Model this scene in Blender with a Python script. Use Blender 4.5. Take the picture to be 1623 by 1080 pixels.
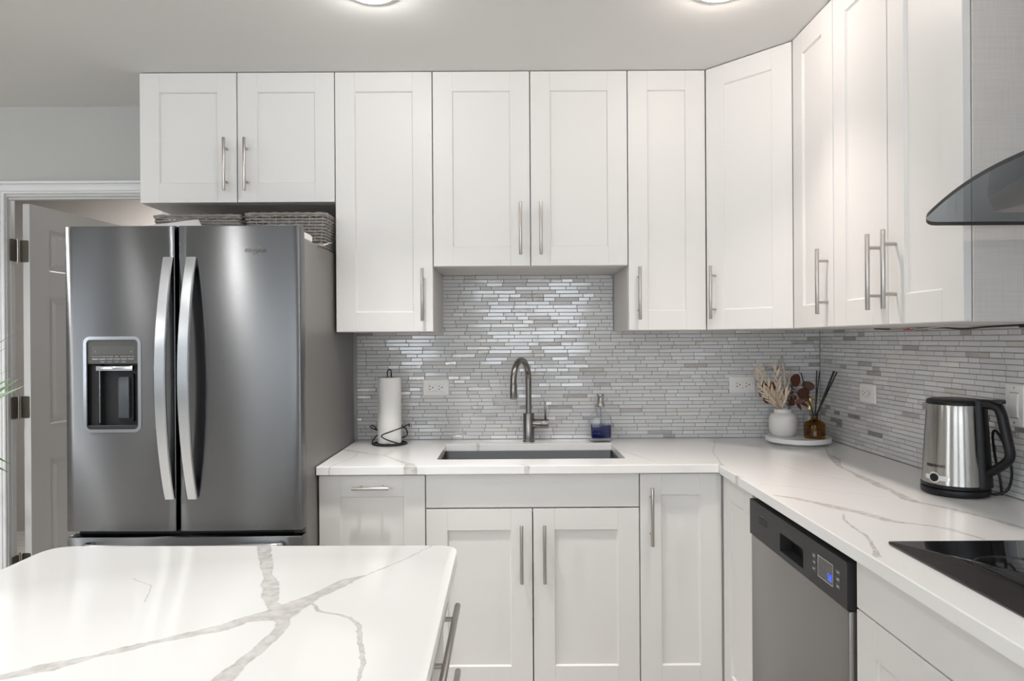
import bpy, bmesh, math, random
from mathutils import Vector, Matrix, noise
random.seed(7)
for _o in list(bpy.data.objects): bpy.data.objects.remove(_o)
SC = bpy.context.scene
COL = SC.collection
PI = math.pi

# ------------------------------------------------------------------ camera
cam_d = bpy.data.cameras.new('camera'); cam_d.sensor_width = 36.0; cam_d.lens = 24.441
cam_d.clip_start = 0.02
cam = bpy.data.objects.new('camera', cam_d); COL.objects.link(cam)
_R = Vector((0.99997873, -0.00211181, -0.00617076)); _U = Vector((0.0061731, 0.0011031, 0.99998034)); _F = Vector((0.00210496, 0.99999716, -0.00111613))
_m = Matrix(((_R.x, _U.x, -_F.x, 0.0), (_R.y, _U.y, -_F.y, -3.10918), (_R.z, _U.z, -_F.z, 1.35767), (0, 0, 0, 1)))
cam.matrix_world = _m
SC.camera = cam
# ------------------------------------------------------------------ exposure
SC.view_settings.view_transform = 'Standard'
try: SC.view_settings.look = 'None'
except Exception: pass
SC.view_settings.gamma = 1.0
SC.view_settings.use_curve_mapping = False
SC.view_settings.exposure = 0.0
# ------------------------------------------------------------------ daylight
W = bpy.data.worlds.new('daylight'); SC.world = W; W.use_nodes = True
_bg = W.node_tree.nodes['Background']; _bg.inputs['Color'].default_value = (0.86, 0.93, 1.0, 1); _bg.inputs['Strength'].default_value = 5.9
LAMP_W, LAMP_G = 5.2, 3.4           # watts of each recessed lamp: downward beam, sideways glow
LAMP_COL = (1.0, 0.96, 0.91)
def portal(name, loc, rot, sx, sy):
    l = bpy.data.lights.new(name, 'AREA'); l.shape = 'RECTANGLE'; l.size = sx; l.size_y = sy; l.energy = 1
    l.cycles.is_portal = True
    o = bpy.data.objects.new(name, l); COL.objects.link(o); o.location = loc; o.rotation_euler = rot
    return o
RX0, RY0, RX1, CEIL = -4.6, -6.4, 1.388, 2.4095
WIN_REAR = [(-2.75, -1.0, 1.0, 2.25), (-0.45, 1.05, 1.0, 2.25)]      # x0 x1 z0 z1 in the rear wall
WIN_LEFT = [(-5.8, -4.4, 0.75, 2.15)]                                # y0 y1 z0 z1 in the left wall
for a, b, c, d in WIN_REAR: portal('window_portal', ((a+b)/2, RY0-0.02, (c+d)/2), (PI/2, 0, 0), b-a, d-c)
for a, b, c, d in WIN_LEFT: portal('window_portal', (RX0-0.02, (a+b)/2, (c+d)/2), (PI/2, 0, -PI/2), b-a, d-c)

# ------------------------------------------------------------------ materials
def new_mat(name):
    m = bpy.data.materials.new(name); m.use_nodes = True
    nt = m.node_tree
    return m, nt, nt.nodes['Principled BSDF']
def pbr(name, col, rough=0.5, metal=0.0, spec=0.5, coat=0.0, bump=None, aniso=0.0, rot=0.0, alpha=None, emit=None):
    m, nt, b = new_mat(name)
    b.inputs['Base Color'].default_value = (*col, 1); b.inputs['Roughness'].default_value = rough
    b.inputs['Metallic'].default_value = metal; b.inputs['Specular IOR Level'].default_value = spec
    b.inputs['Coat Weight'].default_value = coat
    b.inputs['Anisotropic'].default_value = aniso; b.inputs['Anisotropic Rotation'].default_value = rot
    if emit: b.inputs['Emission Color'].default_value = (*emit[0], 1); b.inputs['Emission Strength'].default_value = emit[1]
    if bump:
        sc, st = bump
        tc = nt.nodes.new('ShaderNodeTexCoord'); n = nt.nodes.new('ShaderNodeTexNoise'); n.inputs['Scale'].default_value = sc; n.inputs['Detail'].default_value = 3
        bp = nt.nodes.new('ShaderNodeBump'); bp.inputs['Strength'].default_value = st; bp.inputs['Distance'].default_value = 0.002
        nt.links.new(tc.outputs['Object'], n.inputs['Vector']); nt.links.new(n.outputs['Fac'], bp.inputs['Height']); nt.links.new(bp.outputs['Normal'], b.inputs['Normal'])
    return m
def brushed(name, col, rough, scale, aniso=0.75, rot=0.25, metal=1.0, var=0.12):
    """brushed metal: fine streaks vary the roughness; scale stretches the streaks"""
    m, nt, b = new_mat(name)
    b.inputs['Metallic'].default_value = metal; b.inputs['Anisotropic'].default_value = aniso; b.inputs['Anisotropic Rotation'].default_value = rot
    tc = nt.nodes.new('ShaderNodeTexCoord'); mp = nt.nodes.new('ShaderNodeMapping'); mp.inputs['Scale'].default_value = scale
    n = nt.nodes.new('ShaderNodeTexNoise'); n.inputs['Scale'].default_value = 1.0; n.inputs['Detail'].default_value = 4
    r = nt.nodes.new('ShaderNodeMapRange'); r.inputs['To Min'].default_value = rough-var/2; r.inputs['To Max'].default_value = rough+var/2
    c = nt.nodes.new('ShaderNodeMix'); c.data_type = 'RGBA'
    c.inputs['A'].default_value = (*[v*0.98 for v in col], 1); c.inputs['B'].default_value = (*[min(1, v*1.02) for v in col], 1)
    L = nt.links.new
    L(tc.outputs['Object'], mp.inputs['Vector']); L(mp.outputs['Vector'], n.inputs['Vector']); L(n.outputs['Fac'], r.inputs['Value'])
    L(r.outputs['Result'], b.inputs['Roughness']); L(n.outputs['Fac'], c.inputs['Factor']); L(c.outputs['Result'], b.inputs['Base Color'])
    tg = nt.nodes.new('ShaderNodeTangent'); tg.direction_type = 'RADIAL'; tg.axis = 'Z'; L(tg.outputs['Tangent'], b.inputs['Tangent'])
    return m
def clear(name, tint, rough=0.02, ior=1.45):
    """glass: tinted see-through plus a fresnel gloss"""
    m = bpy.data.materials.new(name); m.use_nodes = True; nt = m.node_tree; nt.nodes.clear()
    o = nt.nodes.new('ShaderNodeOutputMaterial'); t = nt.nodes.new('ShaderNodeBsdfTransparent'); g = nt.nodes.new('ShaderNodeBsdfGlossy')
    f = nt.nodes.new('ShaderNodeFresnel'); mx = nt.nodes.new('ShaderNodeMixShader'); f.inputs['IOR'].default_value = ior
    t.inputs['Color'].default_value = (*tint, 1); g.inputs['Roughness'].default_value = rough
    ge = nt.nodes.new('ShaderNodeNewGeometry'); io = nt.nodes.new('ShaderNodeMix'); io.inputs['A'].default_value = ior; io.inputs['B'].default_value = 1/ior
    nt.links.new(ge.outputs['Backfacing'], io.inputs['Factor']); nt.links.new(io.outputs['Result'], f.inputs['IOR'])
    nt.links.new(f.outputs[0], mx.inputs[0]); nt.links.new(t.outputs[0], mx.inputs[1]); nt.links.new(g.outputs[0], mx.inputs[2]); nt.links.new(mx.outputs[0], o.inputs['Surface'])
    return m
def linen(name, col):
    m, nt, b = new_mat(name); L = nt.links.new
    tc = nt.nodes.new('ShaderNodeTexCoord'); mix = None; outs = []
    for s in ((9, 9, 420), (420, 420, 9)):
        mp = nt.nodes.new('ShaderNodeMapping'); mp.inputs['Scale'].default_value = s
        n = nt.nodes.new('ShaderNodeTexNoise'); n.inputs['Scale'].default_value = 1.0; n.inputs['Detail'].default_value = 2
        L(tc.outputs['Object'], mp.inputs['Vector']); L(mp.outputs['Vector'], n.inputs['Vector']); outs.append(n.outputs['Fac'])
    ad = nt.nodes.new('ShaderNodeMath'); ad.operation = 'ADD'; L(outs[0], ad.inputs[0]); L(outs[1], ad.inputs[1])
    r = nt.nodes.new('ShaderNodeMapRange'); r.inputs['From Min'].default_value = 0.6; r.inputs['From Max'].default_value = 1.4; r.inputs['To Min'].default_value = 0.92; r.inputs['To Max'].default_value = 1.07
    L(ad.outputs[0], r.inputs['Value'])
    v = nt.nodes.new('ShaderNodeVectorMath'); v.operation = 'SCALE'; v.inputs[0].default_value = col; L(r.outputs['Result'], v.inputs['Scale'])
    L(v.outputs['Vector'], b.inputs['Base Color']); b.inputs['Roughness'].default_value = 0.45
    return m
def tone_mat(name, lo, hi, rough, spec=0.5, coat=0.0, metal=0.0, weave=None):
    """tile glaze whose colour follows the per-tile tone attribute"""
    m, nt, b = new_mat(name); L = nt.links.new
    a = nt.nodes.new('ShaderNodeAttribute'); a.attribute_name = 'tone'
    c = nt.nodes.new('ShaderNodeMix'); c.data_type = 'RGBA'; c.inputs['A'].default_value = (*lo, 1); c.inputs['B'].default_value = (*hi, 1)
    L(a.outputs['Fac'], c.inputs['Factor']); L(c.outputs['Result'], b.inputs['Base Color'])
    b.inputs['Roughness'].default_value = rough; b.inputs['Specular IOR Level'].default_value = spec; b.inputs['Coat Weight'].default_value = coat; b.inputs['Metallic'].default_value = metal
    if weave:
        tc = nt.nodes.new('ShaderNodeTexCoord'); w = nt.nodes.new('ShaderNodeTexWave'); w.wave_type = 'BANDS'; w.bands_direction = 'DIAGONAL'; w.inputs['Scale'].default_value = weave
        bp = nt.nodes.new('ShaderNodeBump'); bp.inputs['Strength'].default_value = 0.5; bp.inputs['Distance'].default_value = 0.001
        L(tc.outputs['Object'], w.inputs['Vector']); L(w.outputs['Fac'], bp.inputs['Height']); L(bp.outputs['Normal'], b.inputs['Normal'])
    return m
def seg_group():
    g = bpy.data.node_groups.new('vein_segment', 'ShaderNodeTree')
    for nm, ty in (('P', 'NodeSocketVector'), ('A', 'NodeSocketVector'), ('B', 'NodeSocketVector'), ('Wa', 'NodeSocketFloat'), ('Wb', 'NodeSocketFloat')):
        g.interface.new_socket(nm, in_out='INPUT', socket_type=ty)
    g.interface.new_socket('D', in_out='OUTPUT', socket_type='NodeSocketFloat')
    i = g.nodes.new('NodeGroupInput'); o = g.nodes.new('NodeGroupOutput'); L = g.links.new
    def vm(op, a, b=None):
        n = g.nodes.new('ShaderNodeVectorMath'); n.operation = op; L(a, n.inputs[0])
        if b is not None: L(b, n.inputs[1])
        return n
    def mt(op, a, b, clamp=False):
        n = g.nodes.new('ShaderNodeMath'); n.operation = op; n.use_clamp = clamp; L(a, n.inputs[0]); L(b, n.inputs[1]); return n.outputs[0]
    ba = vm('SUBTRACT', i.outputs['B'], i.outputs['A']).outputs[0]; pa = vm('SUBTRACT', i.outputs['P'], i.outputs['A']).outputs[0]
    h = mt('DIVIDE', vm('DOT_PRODUCT', pa, ba).outputs['Value'], vm('DOT_PRODUCT', ba, ba).outputs['Value'], True)
    s = g.nodes.new('ShaderNodeVectorMath'); s.operation = 'SCALE'; L(ba, s.inputs[0]); L(h, s.inputs['Scale'])
    d = vm('LENGTH', vm('SUBTRACT', pa, s.outputs[0]).outputs[0]).outputs['Value']
    w = g.nodes.new('ShaderNodeMix'); L(h, w.inputs['Factor']); L(i.outputs['Wa'], w.inputs['A']); L(i.outputs['Wb'], w.inputs['B'])
    L(mt('DIVIDE', d, w.outputs['Result']), o.inputs['D'])
    return g
SEG = seg_group()
def quartz(name, lines, warp=0.010):
    """white engineered stone with its own grey veins, laid along polylines (x, y, half width)"""
    m, nt, b = new_mat(name); L = nt.links.new; N = nt.nodes.new
    tc = N('ShaderNodeTexCoord')
    def nz(scale, det, col=True):
        n = N('ShaderNodeTexNoise'); n.inputs['Scale'].default_value = scale; n.inputs['Detail'].default_value = det; L(tc.outputs['Object'], n.inputs['Vector'])
        return n.outputs['Color' if col else 'Fac']
    def vadd(base, c, amt):
        s = N('ShaderNodeVectorMath'); s.operation = 'SUBTRACT'; L(c, s.inputs[0]); s.inputs[1].default_value = (0.5, 0.5, 0.5)
        k = N('ShaderNodeVectorMath'); k.operation = 'SCALE'; L(s.outputs[0], k.inputs[0]); k.inputs['Scale'].default_value = amt
        a = N('ShaderNodeVectorMath'); a.operation = 'ADD'; L(base, a.inputs[0]); L(k.outputs[0], a.inputs[1]); return a.outputs[0]
    p = vadd(tc.outputs['Object'], nz(28, 3), warp); p = vadd(p, nz(120, 2), warp*0.45)
    fl = N('ShaderNodeVectorMath'); fl.operation = 'MULTIPLY'; L(p, fl.inputs[0]); fl.inputs[1].default_value = (1, 1, 0); p = fl.outputs[0]
    cur = None
    for ln in lines:
        for (x0, y0, w0), (x1, y1, w1) in zip(ln, ln[1:]):
            g = N('ShaderNodeGroup'); g.node_tree = SEG; L(p, g.inputs['P'])
            g.inputs['A'].default_value = (x0, y0, 0); g.inputs['B'].default_value = (x1, y1, 0); g.inputs['Wa'].default_value = w0; g.inputs['Wb'].default_value = w1
            if cur is None: cur = g.outputs['D']
            else:
                mn = N('ShaderNodeMath'); mn.operation = 'MINIMUM'; L(cur, mn.inputs[0]); L(g.outputs['D'], mn.inputs[1]); cur = mn.outputs[0]
    fill = N('ShaderNodeMapRange'); fill.interpolation_type = 'SMOOTHSTEP'
    for k, v in (('From Min', 0.75), ('From Max', 1.1), ('To Min', 1.0), ('To Max', 0.0)): fill.inputs[k].default_value = v
    L(cur, fill.inputs['Value'])
    mott = N('ShaderNodeMapRange'); L(nz(55, 4, False), mott.inputs['Value'])
    for k, v in (('From Min', 0.35), ('From Max', 0.68), ('To Min', 0.45), ('To Max', 1.0)): mott.inputs[k].default_value = v
    fm = N('ShaderNodeMath'); fm.operation = 'MULTIPLY'; L(fill.outputs['Result'], fm.inputs[0]); L(mott.outputs['Result'], fm.inputs[1])
    edge = N('ShaderNodeMapRange'); edge.interpolation_type = 'SMOOTHSTEP'; L(cur, edge.inputs['Value'])
    for k, v in (('From Min', 0.55), ('From Max', 0.95), ('To Min', 0.0), ('To Max', 1.0)): edge.inputs[k].default_value = v
    vc = N('ShaderNodeMix'); vc.data_type = 'RGBA'; L(edge.outputs['Result'], vc.inputs['Factor']); vc.inputs['A'].default_value = (0.56, 0.54, 0.51, 1); vc.inputs['B'].default_value = (0.40, 0.385, 0.36, 1)
    cloud = N('ShaderNodeMix'); cloud.data_type = 'RGBA'; L(nz(2.2, 3, False), cloud.inputs['Factor'])
    cloud.inputs['A'].default_value = (0.84, 0.835, 0.825, 1); cloud.inputs['B'].default_value = (0.89, 0.885, 0.875, 1)
    c = N('ShaderNodeMix'); c.data_type = 'RGBA'; L(fm.outputs[0], c.inputs['Factor']); L(cloud.outputs['Result'], c.inputs['A']); L(vc.outputs['Result'], c.inputs['B'])
    L(c.outputs['Result'], b.inputs['Base Color']); b.inputs['Roughness'].default_value = 0.13; b.inputs['Specular IOR Level'].default_value = 0.5
    return m

M = {}
M['white'] = pbr('white_lacquer', (0.76, 0.75, 0.735), 0.42, spec=0.32)
M['linen'] = linen('linen_melamine', (0.64, 0.61, 0.585))
M['wall'] = pbr('grey_wall_paint', (0.50, 0.50, 0.49), 0.75, bump=(260, 0.08))
M['ceiling'] = pbr('ceiling_paint', (0.74, 0.735, 0.72), 0.85, bump=(180, 0.06))
M['pale'] = pbr('pale_wall_paint', (0.50, 0.495, 0.485), 0.8)
M['beige'] = pbr('beige_wall_paint', (0.50, 0.475, 0.45), 0.8)
M['trim'] = pbr('white_trim_paint', (0.78, 0.79, 0.80), 0.4)
M['doorpaint'] = pbr('door_paint', (0.60, 0.60, 0.60), 0.45)
M['steel'] = brushed('brushed_steel', (0.175, 0.177, 0.182), 0.265, (2, 2, 420), aniso=1.0, var=0.005)
M['steel2'] = brushed('satin_steel', (0.33, 0.32, 0.31), 0.36, (3, 3, 600), var=0.03)
M['kettle_steel'] = brushed('kettle_steel', (0.42, 0.405, 0.385), 0.24, (6, 6, 900), aniso=0.8)
M['handle_steel'] = pbr('bright_handle_steel', (0.66, 0.68, 0.71), 0.22, 1.0)
M['fridge_side'] = pbr('grey_fridge_side', (0.20, 0.19, 0.18), 0.42, 0.25, bump=(900, 0.1))
M['nickel'] = pbr('brushed_nickel', (0.50, 0.475, 0.45), 0.30, 1.0)
M['faucet'] = pbr('gunmetal_steel', (0.27, 0.255, 0.24), 0.26, 1.0)
M['sink'] = pbr('sink_steel', (0.33, 0.33, 0.33), 0.32, 1.0)
M['chrome'] = pbr('chrome_trim', (0.72, 0.75, 0.79), 0.15, 1.0)
M['black'] = pbr('black_plastic', (0.009, 0.009, 0.010), 0.36, spec=0.3)
M['blackmatte'] = pbr('black_rubber', (0.02, 0.02, 0.02), 0.6)
M['charcoal'] = pbr('charcoal_plastic', (0.030, 0.030, 0.031), 0.45, spec=0.3)
M['panelgrey'] = pbr('display_panel_grey', (0.075, 0.072, 0.066), 0.25)
M['paddle'] = pbr('paddle_grey', (0.06, 0.068, 0.078), 0.35)
M['glassblack'] = pbr('black_glass', (0.006, 0.006, 0.007), 0.03, spec=0.6)
M['wire'] = pbr('black_wire', (0.03, 0.028, 0.027), 0.3, 0.6)
M['paper'] = pbr('white_paper', (0.84, 0.83, 0.81), 0.9, bump=(320, 0.35))
M['sheet'] = pbr('paper_sheet', (0.80, 0.78, 0.80), 0.8)
M['plate'] = pbr('outlet_white', (0.80, 0.79, 0.77), 0.35)
M['slot'] = pbr('outlet_slot', (0.006, 0.006, 0.006), 0.6)
M['ceramic'] = pbr('white_ceramic', (0.78, 0.76, 0.73), 0.35, bump=(90, 0.05))
M['tray'] = pbr('white_tray', (0.80, 0.79, 0.77), 0.3)
M['gold'] = pbr('gold_metal', (0.75, 0.55, 0.26), 0.22, 1.0)
M['amber'] = clear('amber_glass', (0.80, 0.60, 0.16))
M['amberliquid'] = pbr('amber_oil', (0.10, 0.035, 0.012), 0.1)
M['clearglass'] = clear('clear_glass', (0.975, 0.98, 0.985))
M['blueliquid'] = pbr('blue_soap', (0.001, 0.005, 0.085), 0.12)
M['tube'] = clear('dip_tube_plastic', (0.75, 0.80, 0.86), 0.2)
M['smoke'] = clear('smoked_glass', (0.58, 0.615, 0.64), 0.02, 1.5)
M['smokeedge'] = pbr('smoked_glass_edge', (0.012, 0.014, 0.016), 0.12)
M['wicker'] = pbr('grey_wicker', (0.27, 0.245, 0.225), 0.6)
M['leaf'] = pbr('green_leaf', (0.045, 0.12, 0.02), 0.4)
M['stemgreen'] = pbr('green_stem', (0.12, 0.16, 0.04), 0.5)
M['terracotta'] = pbr('planter_grey', (0.35, 0.34, 0.33), 0.6)
M['soil'] = pbr('soil', (0.03, 0.02, 0.014), 0.95)
M['bleached'] = pbr('bleached_leaf', (0.72, 0.58, 0.43), 0.7)
M['plume'] = pbr('pampas_plume', (0.74, 0.66, 0.55), 0.9)
M['eucalyptus'] = pbr('rust_brown_leaf', (0.105, 0.032, 0.018), 0.5)
M['twig'] = pbr('dark_twig', (0.05, 0.03, 0.02), 0.8)
M['brass'] = pbr('dark_brass', (0.16, 0.145, 0.12), 0.4, 0.9)
M['white_text'] = pbr('white_print', (0.55, 0.55, 0.55), 0.5)
M['dark_text'] = pbr('dark_print', (0.03, 0.03, 0.035), 0.4)
M['blue_led'] = pbr('blue_display', (0, 0, 0), 0.5, emit=((0.05, 0.12, 1.0), 1.6))
M['lens'] = pbr('lamp_lens', (0.9, 0.9, 0.9), 0.5, emit=((1.0, 0.93, 0.85), 12.0))
M['floor'] = None
M['red'] = pbr('red_connector', (0.5, 0.03, 0.02), 0.4)
M['grout'] = pbr('grout', (0.30, 0.275, 0.25), 0.9)
M['tileglass'] = tone_mat('white_glass_tile', (0.60, 0.605, 0.615), (0.70, 0.705, 0.715), 0.10, 0.6, 0.5)
M['tilestone'] = tone_mat('pale_stone_tile', (0.60, 0.595, 0.585), (0.70, 0.69, 0.675), 0.35)
M['tilemetal'] = tone_mat('etched_metal_tile', (0.52, 0.51, 0.50), (0.72, 0.71, 0.70), 0.25, metal=0.8, weave=130)
def floor_mat():
    m, nt, b = new_mat('oak_floor'); L = nt.links.new
    tc = nt.nodes.new('ShaderNodeTexCoord'); br = nt.nodes.new('ShaderNodeTexBrick')
    br.inputs['Scale'].default_value = 1.0; br.inputs['Brick Width'].default_value = 1.2; br.inputs['Row Height'].default_value = 0.14; br.inputs['Mortar Size'].default_value = 0.002
    br.inputs['Color1'].default_value = (0.44, 0.42, 0.39, 1); br.inputs['Color2'].default_value = (0.50, 0.475, 0.44, 1); br.inputs['Mortar'].default_value = (0.12, 0.09, 0.06, 1)
    L(tc.outputs['Object'], br.inputs['Vector']); L(br.outputs['Color'], b.inputs['Base Color']); b.inputs['Roughness'].default_value = 0.4
    return m
M['floor'] = floor_mat()

# ------------------------------------------------------------------ mesh building
class MB:
    def __init__(s): s.bm = bmesh.new(); s.tone = None
    def merge(s, t, mat=0):
        for f in t.faces: f.material_index = mat
        me = bpy.data.meshes.new('tmp'); t.to_mesh(me); t.free(); s.bm.from_mesh(me); bpy.data.meshes.remove(me)
    def box(s, x0, x1, y0, y1, z0, z1, bev=0.0, mat=0, seg=1, rot=None):
        t = bmesh.new(); bmesh.ops.create_cube(t, size=1.0)
        for v in t.verts: v.co = Vector((x0+(v.co.x+.5)*(x1-x0), y0+(v.co.y+.5)*(y1-y0), z0+(v.co.z+.5)*(z1-z0)))
        if bev: bmesh.ops.bevel(t, geom=t.edges[:], offset=bev, segments=seg, affect='EDGES', profile=0.5)
        if rot: bmesh.ops.transform(t, matrix=rot, verts=t.verts[:])
        s.merge(t, mat); return s
    def cyl(s, p0, p1, r0, r1=None, seg=24, mat=0, bev=0.0):
        r1 = r0 if r1 is None else r1
        p0, p1 = Vector(p0), Vector(p1); d = p1-p0
        t = bmesh.new(); bmesh.ops.create_cone(t, cap_ends=True, segments=seg, radius1=r0, radius2=r1, depth=d.length)
        if bev:
            ed = [e for e in t.edges if abs(e.verts[0].co.z-e.verts[1].co.z) < 1e-6]
            bmesh.ops.bevel(t, geom=ed, offset=bev, segments=2, affect='EDGES', profile=0.5)
        mt = Matrix.Translation((p0+p1)/2) @ d.to_track_quat('Z', 'Y').to_matrix().to_4x4()
        bmesh.ops.transform(t, matrix=mt, verts=t.verts[:]); s.merge(t, mat); return s
    def tube(s, pts, r, closed=False, seg=8, mat=0, flat=None):
        """swept tube; r a number or a list; flat=(a, b) scales the section along two axes"""
        pts = [Vector(p) for p in pts]; n = len(pts); rs = r if isinstance(r, (list, tuple)) else [r]*n
        t = bmesh.new(); rings = []; up = None
        for i, p in enumerate(pts):
            a = pts[(i-1) % n] if (closed or i > 0) else p; b = pts[(i+1) % n] if (closed or i < n-1) else p
            d = (b-a).normalized()
            if up is None:
                up = Vector((0, 0, 1)) if abs(d.z) < .9 else Vector((1, 0, 0))
            sx = d.cross(up)
            if sx.length < 1e-6: sx = d.orthogonal()
            sx.normalize(); up = sx.cross(d).normalized()
            fa, fb = flat or (1, 1)
            rings.append([t.verts.new(p+sx*math.cos(2*PI*k/seg)*rs[i]*fa+up*math.sin(2*PI*k/seg)*rs[i]*fb) for k in range(seg)])
        for i in range(n if closed else n-1):
            A, B = rings[i], rings[(i+1) % n]
            for k in range(seg): t.faces.new((A[k], A[(k+1) % seg], B[(k+1) % seg], B[k]))
        if not closed:
            t.faces.new(list(reversed(rings[0]))); t.faces.new(rings[-1])
        bmesh.ops.recalc_face_normals(t, faces=t.faces[:]); s.merge(t, mat); return s
    def lathe(s, prof, c=(0, 0, 0), seg=48, mat=0, close=True):
        t = bmesh.new(); c = Vector(c); rings = []
        for r, z in prof:
            if r < 1e-6: rings.append([t.verts.new(c+Vector((0, 0, z)))])
            else: rings.append([t.verts.new(c+Vector((r*math.cos(2*PI*k/seg), r*math.sin(2*PI*k/seg), z))) for k in range(seg)])
        for A, B in zip(rings, rings[1:]):
            for k in range(seg):
                q = (k+1) % seg
                if len(A) == 1 and len(B) == 1: continue
                if len(A) == 1: t.faces.new((A[0], B[q], B[k]))
                elif len(B) == 1: t.faces.new((A[k], A[q], B[0]))
                else: t.faces.new((A[k], A[q], B[q], B[k]))
        bmesh.ops.recalc_face_normals(t, faces=t.faces[:]); s.merge(t, mat); return s
    def prism(s, poly, a0, a1, axis='z', mat=0, bev=0.0, seg=2):
        """poly extruded along an axis; for axis y the poly is (x, z), for axis x it is (y, z)"""
        def P(u, v, a): return {'z': (u, v, a), 'y': (u, a, v), 'x': (a, u, v)}[axis]
        t = bmesh.new(); A = [t.verts.new(P(u, v, a0)) for u, v in poly]; B = [t.verts.new(P(u, v, a1)) for u, v in poly]
        fa = t.faces.new(list(reversed(A))); fb = t.faces.new(B); n = len(poly)
        for k in range(n): t.faces.new((A[k], A[(k+1) % n], B[(k+1) % n], B[k]))
        bmesh.ops.recalc_face_normals(t, faces=t.faces[:])
        if bev: bmesh.ops.bevel(t, geom=list(fa.edges)+list(fb.edges), offset=bev, segments=seg, affect='EDGES', profile=0.5)
        s.merge(t, mat); return s
    def faces(s, verts, fs, mat=0):
        t = bmesh.new(); V = [t.verts.new(v) for v in verts]
        for f in fs: t.faces.new([V[i] for i in f])
        s.merge(t, mat); return s
    def ring(s, outer, inner, y0, y1, mat=0):
        """frame between two closed outlines of equal length in the xz plane, extruded y0..y1"""
        n = len(outer); vs = []
        for y in (y0, y1):
            vs += [(u, y, v) for u, v in outer]; vs += [(u, y, v) for u, v in inner]
        fs = []
        for k in range(n):
            q = (k+1) % n
            fs += [(k, q, n+q, n+k), (2*n+k, 3*n+k, 3*n+q, 2*n+q), (k, 2*n+k, 2*n+q, q), (n+k, n+q, 3*n+q, 3*n+k)]
        t = bmesh.new(); V = [t.verts.new(v) for v in vs]
        for f in fs: t.faces.new([V[i] for i in f])
        bmesh.ops.recalc_face_normals(t, faces=t.faces[:]); s.merge(t, mat); return s
    def build(s, name, mats, parent=None, loc=(0, 0, 0), rot=(0, 0, 0), smooth=True, angle=35):
        me = bpy.data.meshes.new(name); s.bm.to_mesh(me); s.bm.free()
        for m in (mats if isinstance(mats, (list, tuple)) else [mats]): me.materials.append(M[m] if isinstance(m, str) else m)
        if smooth:
            me.shade_smooth(); me.set_sharp_from_angle(angle=math.radians(angle))
        o = bpy.data.objects.new(name, me); COL.objects.link(o); o.parent = parent; o.location = loc; o.rotation_euler = rot
        return o
def tag(o, label, cat, group=None):
    o['label'] = label; o['category'] = cat
    if group: o['group'] = group
    return o
def thing(name, label, cat, loc=(0, 0, 0), rotz=0.0, group=None):
    o = bpy.data.objects.new(name, None); COL.objects.link(o); o.empty_display_size = 0.05
    o.location = loc; o.rotation_euler = (0, 0, rotz)
    return tag(o, label, cat, group)
def struct(o): o['kind'] = 'structure'; return o
def rrect(x0, x1, z0, z1, r, n=6):
    out = []
    for cx, cz, a0 in ((x1-r, z1-r, 0), (x0+r, z1-r, 90), (x0+r, z0+r, 180), (x1-r, z0+r, 270)):
        for k in range(n+1):
            a = math.radians(a0+90*k/n); out.append((cx+r*math.cos(a), cz+r*math.sin(a)))
    return out
def smoothpath(pts, n=8, closed=False):
    P = [Vector(p) for p in pts]; out = []; N = len(P)
    for i in range(N if closed else N-1):
        g = lambda k: P[k % N] if closed else P[min(max(k, 0), N-1)]
        p0, p1, p2, p3 = g(i-1), g(i), g(i+1), g(i+2)
        for k in range(n):
            t = k/n
            out.append(0.5*((2*p1)+(p2-p0)*t+(2*p0-5*p1+4*p2-p3)*t*t+(3*p1-p0-3*p2+p3)*t**3))
    if not closed: out.append(P[-1])
    return out
def text(name, body, size, mat, parent, loc, rot=(PI/2, 0, 0), depth=0.0003, width=None, align='CENTER', bend=None):
    cu = bpy.data.curves.new(name, 'FONT'); cu.body = body; cu.size = size; cu.extrude = depth; cu.align_x = align; cu.align_y = 'CENTER'; cu.resolution_u = 3
    t = bpy.data.objects.new(name, cu); COL.objects.link(t); bpy.context.view_layer.update()
    me = bpy.data.meshes.new_from_object(t.evaluated_get(bpy.context.evaluated_depsgraph_get())); bpy.data.objects.remove(t); bpy.data.curves.remove(cu)
    me.name = name
    if width and me.vertices:
        xs = [v.co.x for v in me.vertices]; k = width/(max(xs)-min(xs))
        for v in me.vertices: v.co.x *= k
    if bend:
        for v in me.vertices:
            a = v.co.x/bend; v.co = Vector((bend*math.sin(a), v.co.y, v.co.z-bend*(1-math.cos(a))))
    me.materials.clear(); me.materials.append(M[mat])
    o = bpy.data.objects.new(name, me); COL.objects.link(o); o.parent = parent; o.location = loc; o.rotation_euler = rot
    return o

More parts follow.
